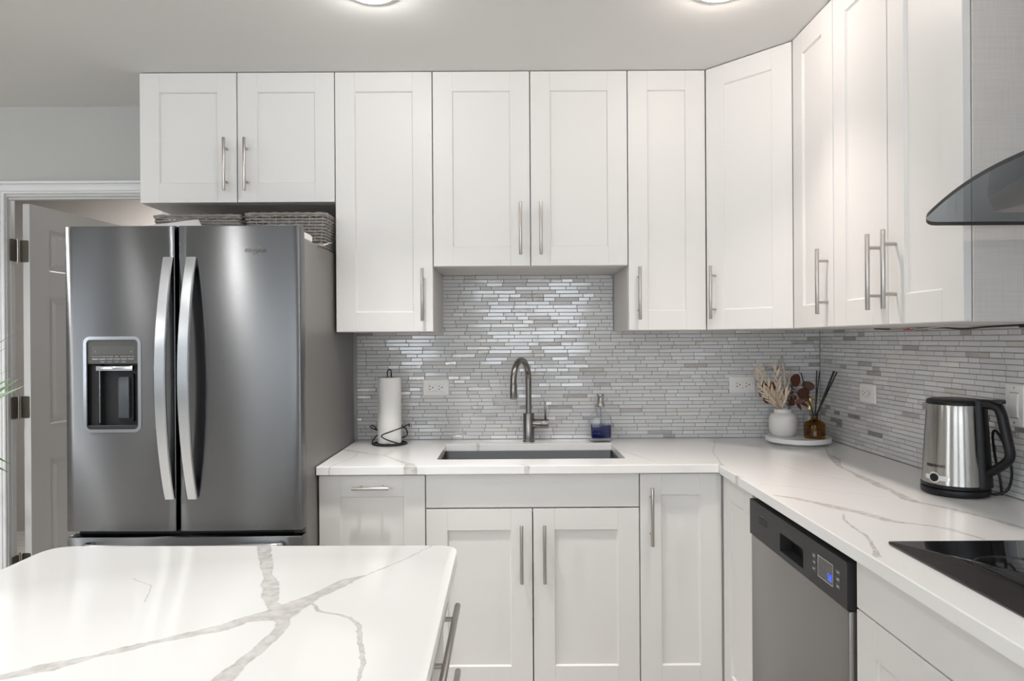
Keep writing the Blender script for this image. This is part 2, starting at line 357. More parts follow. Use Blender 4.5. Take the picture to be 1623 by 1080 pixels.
# ------------------------------------------------------------------ the room
T = 0.10
OX0, OX1, OZ = -2.246, -1.552, 2.010            # doorway in the back wall
b = MB(); b.box(RX0, RX1+T, RY0, 2.6, -0.05, 0.0); struct(b.build('floor', 'floor'))
b = MB(); b.box(RX0, RX1+T, RY0, 2.6, CEIL, CEIL+0.06); struct(b.build('ceiling', 'ceiling'))
b = MB(); b.box(RX0, OX0-.02, 0, .05, 0, CEIL); b.box(OX0-.02, OX1+.02, 0, .05, OZ+.02, CEIL); b.box(OX1+.02, RX1+T, 0, .05, 0, CEIL)
wall_back = struct(b.build('wall_back', 'wall'))
b = MB(); b.box(RX1, RX1+T, RY0, 0, 0, CEIL); wall_right = struct(b.build('wall_right', 'wall'))
def holed(axis, a0, a1, pos0, pos1, holes):
    b = MB(); cuts = sorted(holes)
    def bx(u0, u1, z0, z1):
        if u1-u0 < 1e-4 or z1-z0 < 1e-4: return
        if axis == 'x': b.box(u0, u1, pos0, pos1, z0, z1)
        else: b.box(pos0, pos1, u0, u1, z0, z1)
    u = a0
    for h0, h1, z0, z1 in cuts:
        bx(u, h0, 0, CEIL); bx(h0, h1, 0, z0); bx(h0, h1, z1, CEIL); u = h1
    bx(u, a1, 0, CEIL); return b
struct(holed('x', RX0, RX1+T, RY0-T, RY0, WIN_REAR).build('wall_rear', 'pale'))
struct(holed('y', RY0-T, 2.6, RX0-T, RX0, WIN_LEFT).build('wall_left', 'pale'))
def window(n, axis, u0, u1, z0, z1, pos, mull):
    b = MB(); t = .05
    def bx(a, c, d, e):
        if axis == 'x': b.box(a, c, pos-.05, pos+.01, d, e, .003)
        else: b.box(pos-.05, pos+.01, a, c, d, e, .003)
    bx(u0, u0+t, z0, z1); bx(u1-t, u1, z0, z1); bx(u0, u1, z0, z0+t); bx(u0, u1, z1-t, z1)
    for k in range(1, mull): bx(u0+(u1-u0)*k/mull-t/2, u0+(u1-u0)*k/mull+t/2, z0, z1)
    struct(b.build('window_%d' % n, 'trim'))
window(1, 'x', *WIN_REAR[0], RY0, 3); window(2, 'x', *WIN_REAR[1], RY0, 2); window(3, 'y', *WIN_LEFT[0], RX0, 3)
# the room beyond the doorway
b = MB(); b.box(RX0, 0.2, 1.9, 2.0, 0, CEIL); struct(b.build('wall_beyond', 'beige'))
b = MB(); b.box(0.1, 0.2, .05, 1.9, 0, CEIL); struct(b.build('wall_side', 'beige'))
# door casing and jamb
b = MB()
for x0, x1 in ((OX0-.066, OX0-.004), (OX1+.004, OX1+.066)):
    b.box(x0, x1, -.014, 0, 0, OZ+.065, .003); b.box(x0+.012, x1-.012, -.019, -.012, 0, OZ+.055, .003)
struct(b.build('trim_1', 'trim'))
b = MB(); b.box(OX0-.066, OX1+.066, -.013, 0, OZ+.012, OZ+.066, .002); b.box(OX0-.066, OX1+.066, -.020, -.011, OZ+.020, OZ+.046, .004, seg=3)
b.box(OX0-.066, OX1+.066, -.024, -.011, OZ+.053, OZ+.066, .004, seg=3)
struct(b.build('trim_2', 'trim'))
b = MB()
b.box(OX0-.018, OX0, -.001, .05, 0, OZ+.018); b.box(OX1, OX1+.018, -.001, .05, 0, OZ+.018); b.box(OX0, OX1, -.001, .05, OZ, OZ+.018)
b.box(OX0-.001, OX0+.004, .020, .032, 0, OZ); b.box(OX0, OX1, .012, .034, OZ-.010, OZ)
struct(b.build('trim_3', 'doorpaint'))

# six panel door standing open into the next room
dth, dw, dh = .034, .68, 1.985
ang = math.radians(83)
door = bpy.data.objects.new('door_1', None); COL.objects.link(door); door.location = (OX0+.017, .078, .008); door.rotation_euler = (0, 0, ang); struct(door)
b = MB()
# local x runs along the door from the hinge, local y is its thickness; the face at y=0 .. -dth looks into view
cols = [(.115, .305), (.375, .565)]; rows = [(.23, .80), (.965, 1.57), (1.685, 1.885)]
xs = [0, .115, .305, .375, .565, dw]; zs = [0, .23, .80, .965, 1.57, 1.685, 1.885, dh]
for i in range(5):
    for j in range(7):
        hole = i in (1, 3) and j in (1, 3, 5)
        if not hole: b.box(xs[i], xs[i+1], -dth, 0, zs[j], zs[j+1])
        else:
            x0, x1, z0, z1 = xs[i], xs[i+1], zs[j], zs[j+1]
            b.box(x0, x1, -dth+.010, -.010, z0, z1)
            for y0, y1 in ((-.010, -.003), (-dth+.010, -dth+.003)):
                m = .022; n2 = .040
                vs = [(x0+m, y0, z0+m), (x1-m, y0, z0+m), (x1-m, y0, z1-m), (x0+m, y0, z1-m), (x0+n2, y1, z0+n2), (x1-n2, y1, z0+n2), (x1-n2, y1, z1-n2), (x0+n2, y1, z1-n2)]
                b.faces(vs, [(4, 5, 6, 7), (0, 1, 5, 4), (1, 2, 6, 5), (2, 3, 7, 6), (3, 0, 4, 7)])
            for y0, y1 in ((0, -.010), (-dth, -dth+.010)):
                m = .012
                vs = [(x0, y0, z0), (x1, y0, z0), (x1, y0, z1), (x0, y0, z1), (x0+m, y1, z0+m), (x1-m, y1, z0+m), (x1-m, y1, z1-m), (x0+m, y1, z1-m)]
                b.faces(vs, [(0, 1, 5, 4), (1, 2, 6, 5), (2, 3, 7, 6), (3, 0, 4, 7)])
bmesh.ops.remove_doubles(b.bm, verts=b.bm.verts[:], dist=1e-5); bmesh.ops.recalc_face_normals(b.bm, faces=b.bm.faces[:])
b.build('door_slab', 'doorpaint', door, angle=20)
for z in (1.776, 1.063, 0.345):
    b = MB()
    b.cyl((-.012, -.017, z-.05-.008), (-.012, -.017, z+.05-.008), .0055, seg=12); b.cyl((-.012, -.017, z-.064), (-.012, -.017, z+.048), .004, seg=10)
    b.box(-.0015, .0, -.034, -.002, z-.058, z+.042, .0005)
    b.box(-.0045, -.002, -.046, -.018, z-.058, z+.042, .001)
    h = b.build('door_hinge', 'brass', door)
    b = MB(); b.prism(rrect(-.040, .004, z-.05, z+.05, .006), OX0+.0005, OX0+.0025, 'x'); 
    bpy.data.objects.remove(h)
    bb = MB()
    # leaf on the jamb, knuckle, leaf on the door edge, all in the door's frame
    inv = Matrix.Rotation(-ang, 4, 'Z') @ Matrix.Translation((-(OX0+.017), -.078, -.008))
    t = bmesh.new(); 
    q = MB(); q.prism([(y+.030, zz) for y, zz in rrect(-.018, .022, z-.05, z+.05, .006)], OX0+.0042, OX0+.0062, 'x'); q.cyl((OX0+.004, .062, z-.05), (OX0+.004, .062, z+.05), .006, seg=14, mat=1); q.cyl((OX0+.004, .062, z-.056), (OX0+.004, .062, z+.056), .004, seg=10, mat=1)
    q.prism(rrect(OX0+.006, OX0+.046, z-.05, z+.05, .006), .0735, .0765, 'y')
    bmesh.ops.transform(q.bm, matrix=inv, verts=q.bm.verts[:]); t.free(); b.bm.free(); bb.bm.free()
    q.build('door_hinge', ['brass', 'nickel'], door)

# ------------------------------------------------------------------ tiled backsplash
def tiles(parent, fn, regions, rows_from, seedv):
    """linear mosaic; fn(s, z, d) maps wall coordinates to space, d stands off the wall"""
    rnd = random.Random(seedv); bm = bmesh.new(); lay = bm.faces.layers.float.new('tone')
    def quad(ps, mi, tone):
        f = bm.faces.new([bm.verts.new(fn(*p)) for p in ps]); f.material_index = mi; f[lay] = tone
    P = .0166; g = .0011
    for (s0, s1, z0, z1) in regions: quad([(s0, z0, .0045), (s1, z0, .0045), (s1, z1, .0045), (s0, z1, .0045)], 0, 0)
    zmax = max(r[3] for r in regions); k = 0; z = rows_from
    while z < zmax:
        spans = [(r[0], r[1]) for r in regions if r[2] <= z+.004 < r[3]-.003]
        for s0, s1 in spans:
            s = s0-rnd.random()*.09
            while s < s1:
                L = rnd.choice((.050, .050, .072, .105, .105, .098)); a, c = max(s0, s), min(s1, s+L); s += L
                if c-a < .004: continue
                ztop = min(z+P, zmax)
                x0, x1, y0, y1 = a+g, c-g, z+g, ztop-g
                if y1-y0 < .003: continue
                r = rnd.random(); mi = 3 if r < .075 else (2 if r < .22 else 1)
                tone = rnd.random(); d = .0062+rnd.uniform(-.0003, .0003); tx, tz = rnd.gauss(0, .00022), rnd.gauss(0, .00013)
                e = .0011
                D = lambda u, w: d+tx*u+tz*w
                top = [(x0+e, y0+e, D(-1, -1)), (x1-e, y0+e, D(1, -1)), (x1-e, y1-e, D(1, 1)), (x0+e, y1-e, D(-1, 1))]
                bot = [(x0, y0, .0042), (x1, y0, .0042), (x1, y1, .0042), (x0, y1, .0042)]
                mid = [(x0, y0, D(-1, -1)-.0007), (x1, y0, D(1, -1)-.0007), (x1, y1, D(1, 1)-.0007), (x0, y1, D(-1, 1)-.0007)]
                quad(top, mi, tone)
                for i in range(4):
                    j = (i+1) % 4; quad([mid[i], mid[j], top[j], top[i]], mi, tone); quad([bot[i], bot[j], mid[j], mid[i]], mi, tone)
        z += P; k += 1
    me = bpy.data.meshes.new('backsplash'); bm.to_mesh(me); bm.free()
    for m in ('grout', 'tileglass', 'tilestone', 'tilemetal'): me.materials.append(M[m])
    o = bpy.data.objects.new('backsplash', me); COL.objects.link(o); o.parent = parent; return o
CT = 0.914                        # countertop height
tiles(wall_back, lambda s, z, d: (s, -d, z), [(-.687, 1.3815, CT, 1.398), (-.303, .459, 1.398, 1.652)], CT+.0005, 11)
tiles(wall_right, lambda s, z, d: (RX1-d, -s, z), [(.0065, 1.60, CT, 1.398), (1.60, 2.75, CT, 1.62)], CT+.0005, 23)

# ------------------------------------------------------------------ cabinets
FT = .019
def add_handle(parent, x, y, z, L, sp, direction, name='handle'):
    """bar pull centred at (x, y, z) on a face looking towards local -y"""
    b = MB(); s = .034
    if direction == 'v':
        b.cyl((0, -s, -L/2), (0, -s, L/2), .006, seg=18, bev=.001)
        for k in (-1, 1): b.cyl((0, 0, k*sp/2), (0, -s, k*sp/2), .0045, seg=14)
    else:
        b.cyl((-L/2, -s, 0), (L/2, -s, 0), .006, seg=18, bev=.001)
        for k in (-1, 1): b.cyl((k*sp/2, 0, 0), (k*sp/2, -s, 0), .0045, seg=14)
    return b.build(name, 'nickel', parent, (x, y, z))
def shaker(parent, name, w, h, loc, rotz=0.0, fw=.076, handle=None, panel=True):
    """front with its lower left corner at loc, face towards local -y"""
    b = MB(); g = .0012
    if panel:
        b.box(0, fw, -FT, 0, 0, h, .0012); b.box(w-fw, w, -FT, 0, 0, h, .0012)
        b.box(fw-.0002, w-fw+.0002, -FT, 0, 0, fw, .0012); b.box(fw-.0002, w-fw+.0002, -FT, 0, h-fw, h, .0012)
        # sloped inner lip and sunk panel
        x0, x1, z0, z1 = fw-.001, w-fw+.001, fw-.001, h-fw+.001; m = .004; yf = -FT+.0012; yp = -FT+.0085
        b.faces([(x0, yf, z0), (x1, yf, z0), (x1, yf, z1), (x0, yf, z1), (x0+m, yp, z0+m), (x1-m, yp, z0+m), (x1-m, yp, z1-m), (x0+m, yp, z1-m)],
                [(0, 1, 5, 4), (1, 2, 6, 5), (2, 3, 7, 6), (3, 0, 4, 7), (4, 5, 6, 7)])
    else: b.box(0, w, -FT, 0, 0, h, .0015)
    o = b.build(name, 'white', parent, loc, (0, 0, rotz))
    if handle:
        d, x, z, L, sp = handle; add_handle(o, x, -FT, z, L, sp, d)
    return o
GAP = .0020
def upper(label, x, y, rotz, W, zb, zt, doors, depth=.372, group='white shaker wall cabinets'):
    t = thing('wall_cabinet', label, 'cabinet', (x, y, zb), rotz, group)
    b = MB(); H = zt-zb
    b.box(0.0005, W-.0005, -depth, -.001, 0.0, H, .001)
    b.box(.018, W-.018, -depth+.02, -.03, -.0006, .001)
    b.build('body', 'linen', t)
    n = len(doors); w = W/n
    for i, side in enumerate(doors):
        hx = .0375 if side == 'l' else w-2*GAP-.0375
        shaker(t, 'cabinet_door', w-2*GAP, H-.002, (i*w+GAP, -depth-.002, .001), handle=('v', hx, .040+.1025, .205, .130))
    return t
U0, ZT = -1.4433, 2.4074
IN = .0254
upper('short two-door white wall cabinet above the refrigerator and wicker baskets', U0, 0, 0, 30*IN, ZT-20*IN, ZT, 'rl')
upper('tall single-door white wall cabinet right of the refrigerator, above the paper towels', U0+30*IN, 0, 0, 15*IN, ZT-40*IN, ZT, 'r')
upper('two-door white wall cabinet above the sink and faucet', U0+45*IN, 0, 0, 30*IN, ZT-30*IN, ZT, 'rl')
upper('tall narrow single-door white wall cabinet between the sink cabinet and the angled corner cabinet', U0+75*IN, 0, 0, 12*IN, ZT-40*IN, ZT, 'l')
upper('tall narrow single-door white wall cabinet on the right wall beside the angled corner cabinet', RX1, -.657, -PI/2, 12*IN, ZT-40*IN, ZT, 'r', depth=.367)
upper('tall two-door white wall cabinet on the right wall next to the range hood', RX1, -.657-12*IN, -PI/2, .617, ZT-40*IN, ZT, 'rl', depth=.367)
# angled corner cabinet
cx0 = U0+87*IN
t = thing('corner_wall_cabinet', 'tall white wall cabinet set at an angle across the room corner', 'cabinet', (cx0, 0, ZT-40*IN), 0, 'white shaker wall cabinets')
H = 40*IN
b = MB(); b.prism([(.0005, -.001), (RX1-cx0-.001, -.001), (RX1-cx0-.001, -.6565), (1.0266-cx0, -.6565), (.0005, -.365)], 0, H); b.build('body', 'linen', t)
Ax, Ay, Bx, By = .0, -.3945, 1.0-cx0, -.6565
L_ = math.hypot(Bx-Ax, By-Ay); th = math.atan2(By-Ay, Bx-Ax); nx, ny = math.sin(th), -math.cos(th)
shaker(t, 'cabinet_door', L_-.004, H-.002, (Ax-nx*FT+.002*math.cos(th), Ay-ny*FT+.002*math.sin(th), .001), th, handle=('v', .0375, .1425, .205, .130))

BF = .614                                      # base carcass front, fronts add FT
def base_body(t, W, depth=BF, top=.880):
    b = MB(); b.box(.0005, W-.0005, -depth, -.001, .115, top); b.box(.002, W-.002, -depth+.06, -.02, 0, .116); return b.build('body', 'white', t)
t = thing('base_cabinet', 'narrow white base cabinet with a horizontal top pull, between refrigerator and sink cabinet', 'cabinet', (-.687, 0, 0), 0, 'white base cabinets')
base_body(t, .381); w = .381-2*GAP
shaker(t, 'cabinet_door', w, .759, (GAP, -BF-.002, .118), handle=('h', w/2, .759-.040, .130, .076))
t = thing('sink_base_cabinet', 'wide two-door white base cabinet with a plain top panel under the sink', 'cabinet', (-.306, 0, 0), 0, 'white base cabinets')
b = MB(); Wd = .762; b.box(.0005, .018, -BF, -.001, .115, .88); b.box(Wd-.018, Wd-.0005, -BF, -.001, .115, .88); b.box(.018, Wd-.018, -.012, -.001, .115, .88); b.box(.018, Wd-.018, -BF, -.001, .115, .133)
b.box(.018, Wd-.018, -BF, -BF+.018, .74, .88); b.box(.002, Wd-.002, -BF+.06, -.02, 0, .116); b.build('body', 'white', t)
shaker(t, 'false_drawer_front', Wd-2*GAP, .118, (GAP, -BF-.002, .7605), panel=False)
for i in (0, 1):
    w = Wd/2-2*GAP
    shaker(t, 'cabinet_door', w, .637, (i*Wd/2+GAP, -BF-.002, .118), handle=('v', w-.0385 if i == 0 else .0385, .637-.052-.1025, .205, .130))
t = thing('corner_base_cabinet', 'white corner base cabinet with a folding two-leaf door, right of the sink cabinet', 'cabinet', (.456, 0, 0), 0, 'white base cabinets')
RF = .752; X = RF+FT+.002
b = MB(); b.prism([(.0005, -.001), (RX1-.457, -.001), (RX1-.457, -.943), (X-.456, -.943), (X-.456, -BF), (.0005, -BF)], .115, .88)
b.prism([(.002, -.02), (RX1-.47, -.02), (RX1-.47, -.941), (X-.456+.06, -.941), (X-.456+.06, -BF+.06), (.002, -BF+.06)], 0, .116); b.build('body', 'white', t)
shaker(t, 'cabinet_door', .2895, .759, (GAP, -BF-.002, .118), handle=('v', .0375, .759-.045-.1025, .205, .130))
shaker(t, 'cabinet_door', .296, .759, (RF-.456+FT, -.6445, .118), -PI/2)
t = thing('cooktop_base_cabinet', 'white base cabinet with a plain top panel and wide drawer under the cooktop', 'cabinet', (RX1, -1.592, 0), -PI/2, 'white base cabinets')
dep = RX1-RF-FT-.002
base_body(t, .76, dep)
shaker(t, 'false_drawer_front', .76-2*GAP, .109, (GAP, -dep-.002, .769), panel=False)
shaker(t, 'drawer_front', .76-2*GAP, .322, (GAP, -dep-.002, .4435), handle=('h', .38, .322-.038, .205, .130))
shaker(t, 'drawer_front', .76-2*GAP, .322, (GAP, -dep-.002, .118), handle=('h', .38, .322-.038, .205, .130))
t = thing('base_cabinet', 'white base cabinet at the near end of the right counter past the cooktop', 'cabinet', (RX1, -2.353, 0), -PI/2, 'white base cabinets')
base_body(t, .395, dep); shaker(t, 'cabinet_door', .395-2*GAP, .759, (GAP, -dep-.002, .118), handle=('v', .0385, .759-.045-.1025, .205, .130))

# ------------------------------------------------------------------ countertops
VEINS = {
'a':[(-0.689,-0.267,0.0066),(-0.651,-0.309,0.0106),(-0.599,-0.346,0.0106),(-0.551,-0.391,0.0059),(-0.499,-0.416,0.0036),(-0.458,-0.477,0.0072),(-0.408,-0.556,0.0084),(-0.362,-0.623,0.0163),(-.355,-.67,0.0266)],
'b':[(-0.607,-0.345,0.0021),(-0.598,-0.471,0.0020),(-0.633,-0.617,0.0023),(-.64,-.67,0.0026)],
'b2':[(-0.563,-0.204,0.0012),(-0.515,-0.334,0.0012),(-0.475,-0.422,0.0012)],
'b3':[(-0.151,-0.12,0.004),(-0.137,-0.16,0.008)],
'c':[(1.26,-0.328,0.0029),(1.208,-0.468,0.0074),(1.184,-0.571,0.0182),(1.131,-0.71,0.0067),(1.122,-0.834,0.0055),(1.109,-0.914,0.0146),(1.109,-0.983,0.0142),(1.1,-1.04,0.0149),(1.102,-1.098,0.0086),(1.085,-1.204,0.0163),(1.092,-1.245,0.0106),(1.111,-1.277,0.0062),(1.137,-1.323,0.0089),(1.165,-1.406,0.0094),(1.186,-1.503,0.0108),(1.195,-1.551,0.0103)],
'd':[(0.743,-1.147,0.0044),(0.783,-1.189,0.0101),(0.818,-1.238,0.0099),(0.847,-1.294,0.0179),(0.885,-1.35,0.0159),(0.912,-1.428,0.0133),(0.939,-1.451,0.0081),(0.985,-1.477,0.0049),(1.012,-1.509,0.0107),(1.033,-1.588,0.0036)],
'e':[(0.836,-1.362,0.0022),(0.81,-1.417,0.0036),(0.798,-1.49,0.0034),(0.795,-1.545,0.0041),(0.776,-1.612,0.0040),(0.758,-1.662,0.0054),(0.741,-1.703,0.0074)],
'f':[(0.755,-1.0,0.0012),(0.844,-1.041,0.0012),(1.033,-1.181,0.0012)],
'g':[(0.932,-0.588,0.0012),(0.967,-0.822,0.0012),(1.065,-0.989,0.0012)],
'h':[(0.887,-0.068,0.0018),(0.853,-0.202,0.0018),(0.786,-0.396,0.0018),(0.766,-0.517,0.0018),(0.748,-0.627,0.0021),(.735,-.68,0.0090)],
'k':[(1.071,-0.259,0.0012),(1.188,-0.467,0.0012)],
'm':[(.725,-.86,.006),(.735,-.90,.003)],
'n':[(.02,-.62,.0015),(.06,-.67,.008)],
'o':[(.43,-.30,.0014),(.47,-.45,.0035),(.52,-.60,.0015)]}
ISL = {
'i1':[(-0.536,-1.602,0.0151),(-0.507,-1.682,0.0137),(-0.48,-1.745,0.0131),(-0.461,-1.796,0.0087),(-0.444,-1.835,0.0164),(-0.419,-1.9,0.0151),(-0.406,-1.933,0.0088),(-0.375,-1.977,0.0212)],
'i2':[(-0.377,-1.971,0.0282),(-0.344,-1.905,0.0145),(-0.303,-1.825,0.0136),(-0.277,-1.795,0.0027),(-0.22,-1.707,0.0020),(-0.168,-1.602,0.0020)],
'i3':[(-0.375,-1.977,0.0282),(-0.423,-1.999,0.0138),(-0.447,-2.029,0.0134),(-0.475,-2.047,0.0124),(-0.521,-2.077,0.0068),(-0.564,-2.107,0.0100),(-0.587,-2.125,0.0050),(-0.631,-2.157,0.0150),(-0.652,-2.171,0.0126),(-0.679,-2.187,0.0100),(-0.706,-2.211,0.0074)],
'i4':[(-0.371,-1.983,0.0164),(-0.357,-2.033,0.0103),(-0.36,-2.075,0.0108),(-0.368,-2.122,0.0119),(-0.375,-2.157,0.0119),(-0.38,-2.201,0.0151),(-0.384,-2.251,0.0161),(-0.396,-2.326,0.013)],
'i5':[(-0.34,-1.928,0.0033),(-0.32,-1.966,0.0031),(-0.289,-1.982,0.0025),(-0.26,-1.996,0.0036),(-0.24,-2.025,0.0047),(-0.225,-2.082,0.0049),(-0.207,-2.146,0.0036),(-0.203,-2.203,0.0025),(-0.206,-2.254,0.0023)],
'i6':[(-0.711,-1.806,0.0012),(-0.653,-1.846,0.0012),(-0.626,-1.922,0.0012)]}
M['quartz'] = quartz('veined_quartz', list(VEINS.values()))
M['quartz_island'] = quartz('veined_quartz_island', list(ISL.values()), .012)
CB, XE, YC = CT-.030, .727, -.663
SK = (-.277, .426, -.525, -.150)               # sink cutout
def grid_slab(xs, ys, solid, z0, z1):
    bm = bmesh.new(); V = {}
    def v(i, j, k):
        if (i, j, k) not in V: V[i, j, k] = bm.verts.new((xs[i], ys[j], (z0, z1)[k]))
        return V[i, j, k]
    S = lambda i, j: 0 <= i < len(xs)-1 and 0 <= j < len(ys)-1 and solid((xs[i]+xs[i+1])/2, (ys[j]+ys[j+1])/2)
    for i in range(len(xs)-1):
        for j in range(len(ys)-1):
            if not S(i, j): continue
            bm.faces.new((v(i, j, 1), v(i+1, j, 1), v(i+1, j+1, 1), v(i, j+1, 1))); bm.faces.new((v(i, j, 0), v(i, j+1, 0), v(i+1, j+1, 0), v(i+1, j, 0)))
            if not S(i-1, j): bm.faces.new((v(i, j, 0), v(i, j, 1), v(i, j+1, 1), v(i, j+1, 0)))
            if not S(i+1, j): bm.faces.new((v(i+1, j, 0), v(i+1, j+1, 0), v(i+1, j+1, 1), v(i+1, j, 1)))
            if not S(i, j-1): bm.faces.new((v(i, j, 0), v(i+1, j, 0), v(i+1, j, 1), v(i, j, 1)))
            if not S(i, j+1): bm.faces.new((v(i, j+1, 0), v(i, j+1, 1), v(i+1, j+1, 1), v(i+1, j+1, 0)))
    return bm
def solid(x, y):
    if SK[0] < x < SK[1] and SK[2] < y < SK[3]: return False
    return y > YC or x > XE
bm = grid_slab([-.687, SK[0], SK[1], XE, RX1-.007], [-2.748, YC, SK[2], SK[3], -.0067], solid, CB, CT)
me = bpy.data.meshes.new('countertop'); bm.to_mesh(me); bm.free(); me.materials.append(M['quartz'])
ct = bpy.data.objects.new('countertop', me); COL.objects.link(ct); tag(ct, 'white grey-veined quartz countertop wrapping the corner around the sink and cooktop', 'countertop')
bv = ct.modifiers.new('edge', 'BEVEL'); bv.width = .0022; bv.segments = 2; bv.limit_method = 'ANGLE'
# island
def round_poly(pts, rs, n=8):
    out = []; N = len(pts)
    for i, p in enumerate(pts):
        p = Vector(p); a = Vector(pts[i-1]); c = Vector(pts[(i+1) % N]); r = rs[i]
        u, w = (a-p).normalized(), (c-p).normalized(); 
        p0, p1 = p+u*r, p+w*r
        for k in range(n+1):
            s = k/n; out.append(tuple(p0*(1-s)**2+p*2*s*(1-s)+p1*s*s))
    return out
b = MB(); b.prism(round_poly([(-1.0, -2.92), (-.108, -2.92), (-.1155, -1.607), (-1.0, -1.592)], [.03, .03, .045, .06]), CB, CT, bev=.0025)
tag(b.build('island_countertop', 'quartz_island', angle=30), 'white quartz island top with bold grey veins in the foreground', 'countertop')
t = thing('island_cabinet', 'white kitchen island base with drawers, under the foreground island top', 'cabinet', (-.55, -2.87, 0), PI/2)
IW, IDp = 1.225, .55-.165
b = MB(); b.box(0, IW, -IDp, .42, .115, .883); b.box(.03, IW-.03, -IDp+.06, .36, 0, .116); b.build('body', 'white', t)
dx = IW-.462
for z0, h in ((.768, .108), (.512, .253), (.118, .391)):
    shaker(t, 'drawer_front', .45, h, (dx, -IDp-.002, z0), panel=h > .2, handle=('h', .235, (.054 if h < .2 else h-.075), .330, .192))
for i in (0, 1):
    shaker(t, 'cabinet_door', .375, .758, (.006+i*.378, -IDp-.002, .118), handle=('v', .3365 if i == 0 else .0385, .758-.15, .205, .130))

# ------------------------------------------------------------------ refrigerator
FX0, FX1, FG0, FG1, FY, FZT, FZB, FZF = -1.4626, -.691, -1.1000, -1.0865, -.82, 1.739, .735, .716
fr = thing('refrigerator', 'stainless french-door refrigerator with water dispenser, standing left of the counter', 'refrigerator', ((FX0+FX1)/2, 0, 0))
ox = (FX0+FX1)/2
b = MB(); b.box(FX0-ox+.006, FX1-ox, -.765, -.05, .03, 1.703, .004); b.build('body', 'fridge_side', fr)
for sx in (-.33, .33):
    for sy in (-.70, -.12):
        b = MB(); b.cyl((sx, sy, 0), (sx, sy, .031), .02, seg=16); b.build('foot', 'black', fr)
def front_y(x): return FY-.006*(1-((x-ox)/.386)**2)+.010*0
def door_mesh(x0, x1, z0, z1, hole=None, ybk=-.770):
    """slightly bowed door skin, optional rectangular opening, small rounded rim"""
    xs = [x0+(x1-x0)*i/14 for i in range(15)]; zs = [z0, z1]
    if hole:
        hx0, hx1, hz0, hz1 = hole; xs = sorted([x for x in xs if min(abs(x-hx0), abs(x-hx1)) > .008]+[hx0, hx1]); zs = [z0, hz0, hz1, z1]
    bm = bmesh.new(); V = {}
    def v(i, j, k):
        if (i, j, k) not in V: V[i, j, k] = bm.verts.new((xs[i]-ox, front_y(xs[i]) if k else ybk, zs[j]))
        return V[i, j, k]
    def S(i, j):
        if not (0 <= i < len(xs)-1 and 0 <= j < len(zs)-1): return False
        if hole and hx0-1e-6 < (xs[i]+xs[i+1])/2 < hx1 and zs[j] >= hz0-1e-6 and zs[j+1] <= hz1+1e-6: return False
        return True
    for i in range(len(xs)-1):
        for j in range(len(zs)-1):
            if not S(i, j): continue
            bm.faces.new((v(i, j, 1), v(i+1, j, 1), v(i+1, j+1, 1), v(i, j+1, 1))); bm.faces.new((v(i, j, 0), v(i, j+1, 0), v(i+1, j+1, 0), v(i+1, j, 0)))
            if not S(i-1, j): bm.faces.new((v(i, j, 0), v(i, j, 1), v(i, j+1, 1), v(i, j+1, 0)))
            if not S(i+1, j): bm.faces.new((v(i+1, j, 1), v(i+1, j, 0), v(i+1, j+1, 0), v(i+1, j+1, 1)))
            if not S(i, j-1): bm.faces.new((v(i, j, 0), v(i+1, j, 0), v(i+1, j, 1), v(i, j, 1)))
            if not S(i, j+1): bm.faces.new((v(i, j+1, 1), v(i+1, j+1, 1), v(i+1, j+1, 0), v(i, j+1, 0)))
    bmesh.ops.recalc_face_normals(bm, faces=bm.faces[:])
    ed = [e for e in bm.edges if len(e.link_faces) == 2 and e.calc_face_angle(0) > 1.0 and all(v.co.y < FY+.02 for v in e.verts)]
    if hole: ed = [e for e in ed if not all(hx0-ox-.002 < v.co.x < hx1-ox+.002 and hz0-.002 < v.co.z < hz1+.002 for v in e.verts)]
    bmesh.ops.bevel(bm, geom=ed, offset=.0035, segments=2, affect='EDGES', profile=0.5)
    m = MB(); m.bm.free(); m.bm = bm; return m
DX0, DX1, DZ0, DZ1 = -1.401, -1.212, 1.0615, 1.3764          # dispenser outline
hole = (DX0+.009, DX1-.009, DZ0+.009, DZ1-.009)
dl = door_mesh(FX0, FG0, FZB, FZT, hole).build('refrigerator_door', 'steel', fr, angle=25)
dr = door_mesh(FG1, FX1, FZB, FZT).build('refrigerator_door', 'steel', fr, angle=25)
fz = door_mesh(FX0, FX1, .075, FZF).build('freezer_drawer', 'steel', fr, angle=25)
b = MB(); b.box(FX0-ox+.02, FX1-ox-.02, -.79, -.75, .03, .07, .004); b.build('kick_grille', 'charcoal', fr)
b = MB(); b.box(FX0-ox+.012, FX1-ox-.012, -.772, -.764, .10, 1.70); b.build('door_gasket', 'blackmatte', fr)
